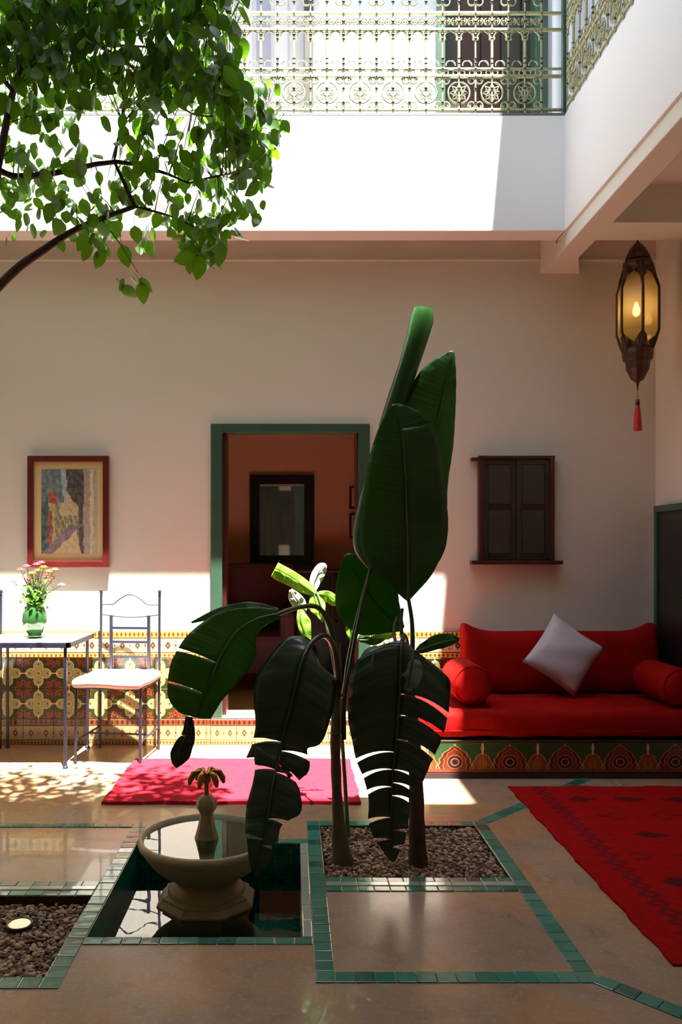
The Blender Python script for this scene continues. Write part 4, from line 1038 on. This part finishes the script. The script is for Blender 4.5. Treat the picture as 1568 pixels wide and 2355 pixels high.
# young plant catching the sun
b3 = P(800, 1925, 3.46)
pl3 = thing('young_banana_plant', (b3.x, 3.46, -.01), 'young plant with bright yellow-green and white leaves lit by the sun beside the doorway', 'plant')
petiole(pl3, [(800,1925,3.46),(792,1780,3.52),(778,1600,3.62),(758,1470,3.72),(742,1400,3.80),(728,1362,3.84)], .010, .006, 'rib')
def small(st, m, f=(.3,.3)): return big_leaf(pl3, st, m, fold=f, sweep=.05, n=16, nv=4, rib=.003)
small([(728,1368,3.84,4,4),(705,1352,3.84,16,14),(672,1330,3.84,20,16),(645,1315,3.84,22,16),(632,1308,3.84,20,16)], 'young')
small([(724,1364,3.86,3,3),(722,1345,3.87,11,12),(730,1322,3.88,14,16),(742,1305,3.88,12,12),(750,1299,3.88,3,3)], 'young_white')
small([(704,1405,3.80,3,3),(690,1392,3.79,14,16),(676,1372,3.78,14,14),(668,1356,3.78,3,4)], 'young_white')
small([(722,1366,3.84,6,6),(728,1390,3.82,20,20),(736,1410,3.80,12,12),(742,1430,3.80,2,2)], 'young')
small([(732,1366,3.86,6,6),(752,1370,3.87,12,12),(770,1382,3.88,12,12),(790,1380,3.88,2,2)], 'young')
small([(690,1402,3.78,6,6),(692,1430,3.76,10,22),(702,1460,3.75,8,14),(714,1496,3.75,2,2)], 'young')
petiole(pl3, [(786,1690,3.58),(800,1560,3.68),(820,1470,3.76),(850,1446,3.80),(905,1440,3.82)], .007, .003, 'rib')
small([(812,1480,3.76,3,3),(808,1455,3.76,12,10),(806,1430,3.76,10,9),(803,1416,3.76,2,2)], 'young')
small([(838,1462,3.78,3,3),(850,1448,3.78,9,9),(866,1438,3.78,9,8),(880,1440,3.78,2,2)], 'young')
small([(850,1470,3.79,3,3),(872,1462,3.79,8,8),(895,1462,3.79,8,8),(910,1452,3.79,2,2)], 'young')
small([(820,1472,3.78,3,3),(840,1472,3.78,8,8),(862,1476,3.78,8,8),(885,1470,3.78,2,2)], 'banana')

# ------------------------------------------------------------------ tree overhanging from the left bed
def ficus():
    t = thing('courtyard_tree', (-1.50, 2.60, -.03), 'leafy green tree reaching over the court from the upper left', 'tree')
    tk = MB().tube([(-1.50,2.60,-.03),(-1.48,2.61,.6),(-1.50,2.64,1.2),(-1.44,2.68,1.75)], [.055,.045,.040,.034], 12)
    obj('trunk', tk, 'bark', t)
    J = Vector((-1.44, 2.68, 1.70))
    def br(pts, r0, r1):
        S_ = spline([tuple(q) for q in pts], 18); n = len(S_)-1; w = [Vector(q) for q in S_]
        obj('branch', MB().tube(w, [r0+(r1-r0)*i/n for i in range(n+1)], 8), 'bark', t); return w
    segs = []
    d0 = 3.0
    segs.append(br([J, P(0,655,2.95), P(100,575,3.05), P(190,520,3.12), P(310,475,3.2)], .020, .009))
    segs.append(br([P(310,475,3.2), P(285,420,3.22), P(262,370,3.22)], .009, .006))
    segs.append(br([J, J+Vector((.0,.1,.5)), P(-60,380,3.1), P(20,405,3.15), P(130,398,3.2), P(262,372,3.22), P(370,395,3.3), P(430,420,3.35)], .022, .004))
    segs.append(br([J+Vector((0,.1,.45)), P(-40,500,3.0), P(0,360,3.0), P(30,210,3.1), P(85,70,3.2), P(130,-40,3.3)], .020, .008))
    segs.append(br([P(30,210,3.1), P(-10,145,3.2), P(90,120,3.3), P(240,105,3.4), P(400,110,3.5)], .010, .005))
    segs.append(br([P(85,70,3.2), P(200,90,3.3), P(330,170,3.4), P(380,205,3.45), P(460,160,3.5), P(530,170,3.5)], .012, .004))
    segs.append(br([P(380,205,3.45), P(440,260,3.5), P(520,270,3.5), P(600,300,3.5)], .006, .003))
    segs.append(br([P(262,372,3.22), P(275,300,3.25), P(285,230,3.3)], .005, .003))
    segs.append(br([P(310,475,3.2), P(400,500,3.25), P(480,540,3.3)], .006, .003))
    segs.append(br([P(430,420,3.35), P(520,400,3.4), P(590,380,3.45)], .005, .003))
    # leaf mesh: pointed oval, slightly cupped, hangs along -z
    def leaf_mesh(L, w, bend):
        mb = MB(); n = 6; vs = []
        for i in range(n+1):
            f = i/n; ww = w*math.sin(PI*min(1, f**.8))**.8*(1 if f < .98 else 0); y = bend*f*f*L
            vs += [(-ww, y+.18*ww, -f*L), (0, y, -f*L), (ww, y+.18*ww, -f*L)]
        fs = []
        for i in range(n):
            a = i*3; fs += [(a,a+1,a+4,a+3),(a+1,a+2,a+5,a+4)]
        mb.add(vs, fs, smooth=True); mb.add([(-.0012,0,.025),(.0012,0,.025),(.0012,0,-.002),(-.0012,0,-.002)], [(0,1,2,3)])
        return mb
    lm = [leaf_mesh(.072,.023,.15), leaf_mesh(.064,.022,.35), leaf_mesh(.080,.025,-.1), leaf_mesh(.052,.020,.25)]
    mes = [mesh('leaf', MB().add(q.v, q.f, smooth=True), 'ficus') for q in lm]
    poly = [(-60,-60),(575,-60),(572,70),(545,120),(535,165),(600,165),(640,195),(652,250),(645,310),(625,340),(636,385),(618,408),(592,430),(608,485),(594,525),(560,512),(520,545),(500,600),(408,608),(425,565),(395,515),(350,535),(335,585),(285,600),(245,612),(205,585),(150,585),(100,575),(55,570),(-60,570)]
    holes = [((232,285),(52,70),.95), ((30,510),(55,60),.6), ((110,265),(45,30),.5), ((250,95),(26,18),.5), ((330,85),(16,22),.4), ((440,100),(40,50),.3), ((170,420),(60,26),.6), ((110,480),(40,30),.5),((330,330),(60,40),.35),((560,420),(40,26),.5),((300,455),(40,20),.4),((430,150),(20,30),.5)]
    def inside(x, y):
        c = False; j = len(poly)-1
        for i in range(len(poly)):
            (xi, yi), (xj, yj) = poly[i], poly[j]
            if (yi > y) != (yj > y) and x < (xj-xi)*(y-yi)/(yj-yi)+xi: c = not c
            j = i
        return c
    spots = []
    rnd = random.Random(11)
    def clumps(n, test, dr):
        k = 0
        while k < n:
            cx_, cy_ = rnd.uniform(-60, 655), rnd.uniform(-60, 600)
            if not inside(cx_, cy_): continue
            d = rnd.uniform(*dr)
            for q in range(rnd.randint(3, 6)):
                x, y = cx_+rnd.gauss(0, 22), cy_+rnd.gauss(0, 20)
                if not inside(x, y+18) or not inside(x, y-10): continue
                if any(((x-h[0][0])/h[1][0])**2+((y-h[0][1])/h[1][1])**2 < 1 and rnd.random() < h[2] for h in holes): continue
                spots.append((x, y, d+rnd.uniform(-.06,.06))); 
            k += 1
    clumps(285, None, (2.95, 3.75))
    for i in range(230):
        x, y = rnd.gauss(560, 50), rnd.uniform(165, 420)
        if inside(x, y): spots.append((x, y, rnd.uniform(3.1, 3.6)))
    for i in range(60):
        x, y = rnd.gauss(470, 34), rnd.gauss(560, 28)
        if inside(x, y): spots.append((x, y, rnd.uniform(3.1, 3.5)))
    # denser dark crown at the top
    for i in range(1000):
        x, y = rnd.uniform(-60, 560), rnd.uniform(-60, 170) if i % 2 else rnd.uniform(-60, 230)
        if inside(x, y) and not any(((x-h[0][0])/h[1][0])**2+((y-h[0][1])/h[1][1])**2 < 1 for h in holes[2:5]): spots.append((x, y, rnd.uniform(2.9, 3.3)))
    for (x, y) in ((285,640),(300,632),(318,640),(326,648),(280,655),(230,270),(602,460),(596,490),(545,135)): spots.append((x, y, 3.1))
    for i in range(60): spots.append((rnd.uniform(400, 540), rnd.uniform(430, 570), rnd.uniform(3.2,3.6)))
    spots.sort(key=lambda s: s[2])
    sts = MB()
    for k, (x, y, d) in enumerate(spots):
        p = P(x, y, d); sc = rnd.uniform(.75, 1.25)
        rot = (rnd.gauss(0, .5), rnd.gauss(0, .45), rnd.uniform(0, 2*PI))
        inview = -30 < x < 700 and -30 < y
        if inview and k % max(1, len(spots)//300+1) == 0 or (k < 290):
            if len([1]) and ficus.n < 300:
                ficus.n += 1; o = inst('leaf', mes[rnd.randrange(4)], t, p, rot, (sc,)*3); continue
        R = Matrix.LocRotScale(p, __import__('mathutils').Euler(rot), Vector((sc,)*3)); q = lm[rnd.randrange(4)]
        sts.add([R @ v for v in q.v], q.f, smooth=True)
    # crown above and left of the frame, sparser
    for i in range(2300):
        p = Vector((rnd.gauss(-1.15,.5), rnd.gauss(3.30,.30), rnd.uniform(2.75, 4.6)))
        if p.y < 2.5 or p.x < -2.3 or p.x > -.12 or p.y > 3.95 or (p.x > -.5 and rnd.random() < .5): continue
        px, py = CX+F*p.x/p.y, CY-F*(p.z-H)/p.y
        if px > -25 and py > -25: continue
        sc = rnd.uniform(.75,1.2); R = Matrix.LocRotScale(p, __import__('mathutils').Euler((rnd.gauss(0,.6), rnd.gauss(0,.6), rnd.uniform(0,6.3))), Vector((sc,)*3)); q = lm[rnd.randrange(4)]
        sts.add([R @ v for v in q.v], q.f, smooth=True)
    o = obj('foliage', sts, 'ficus', t); o['kind'] = 'stuff'
    # a few bare twigs tying leaves to branches
    tw = MB()
    allp = [p for s in segs for p in s]
    for k in range(0, len(spots), 11):
        p = P(*spots[k]); q = min(allp, key=lambda a: (a-p).length_squared)
        if (q-p).length < .5: tw.tube([q, q.lerp(p, .5)+Vector((0,0,.02)), p+Vector((0,0,.02))], [.003,.002,.0012], 4)
    o = obj('twigs', tw, 'bark', t); o['kind'] = 'stuff'
ficus.n = 0
ficus()
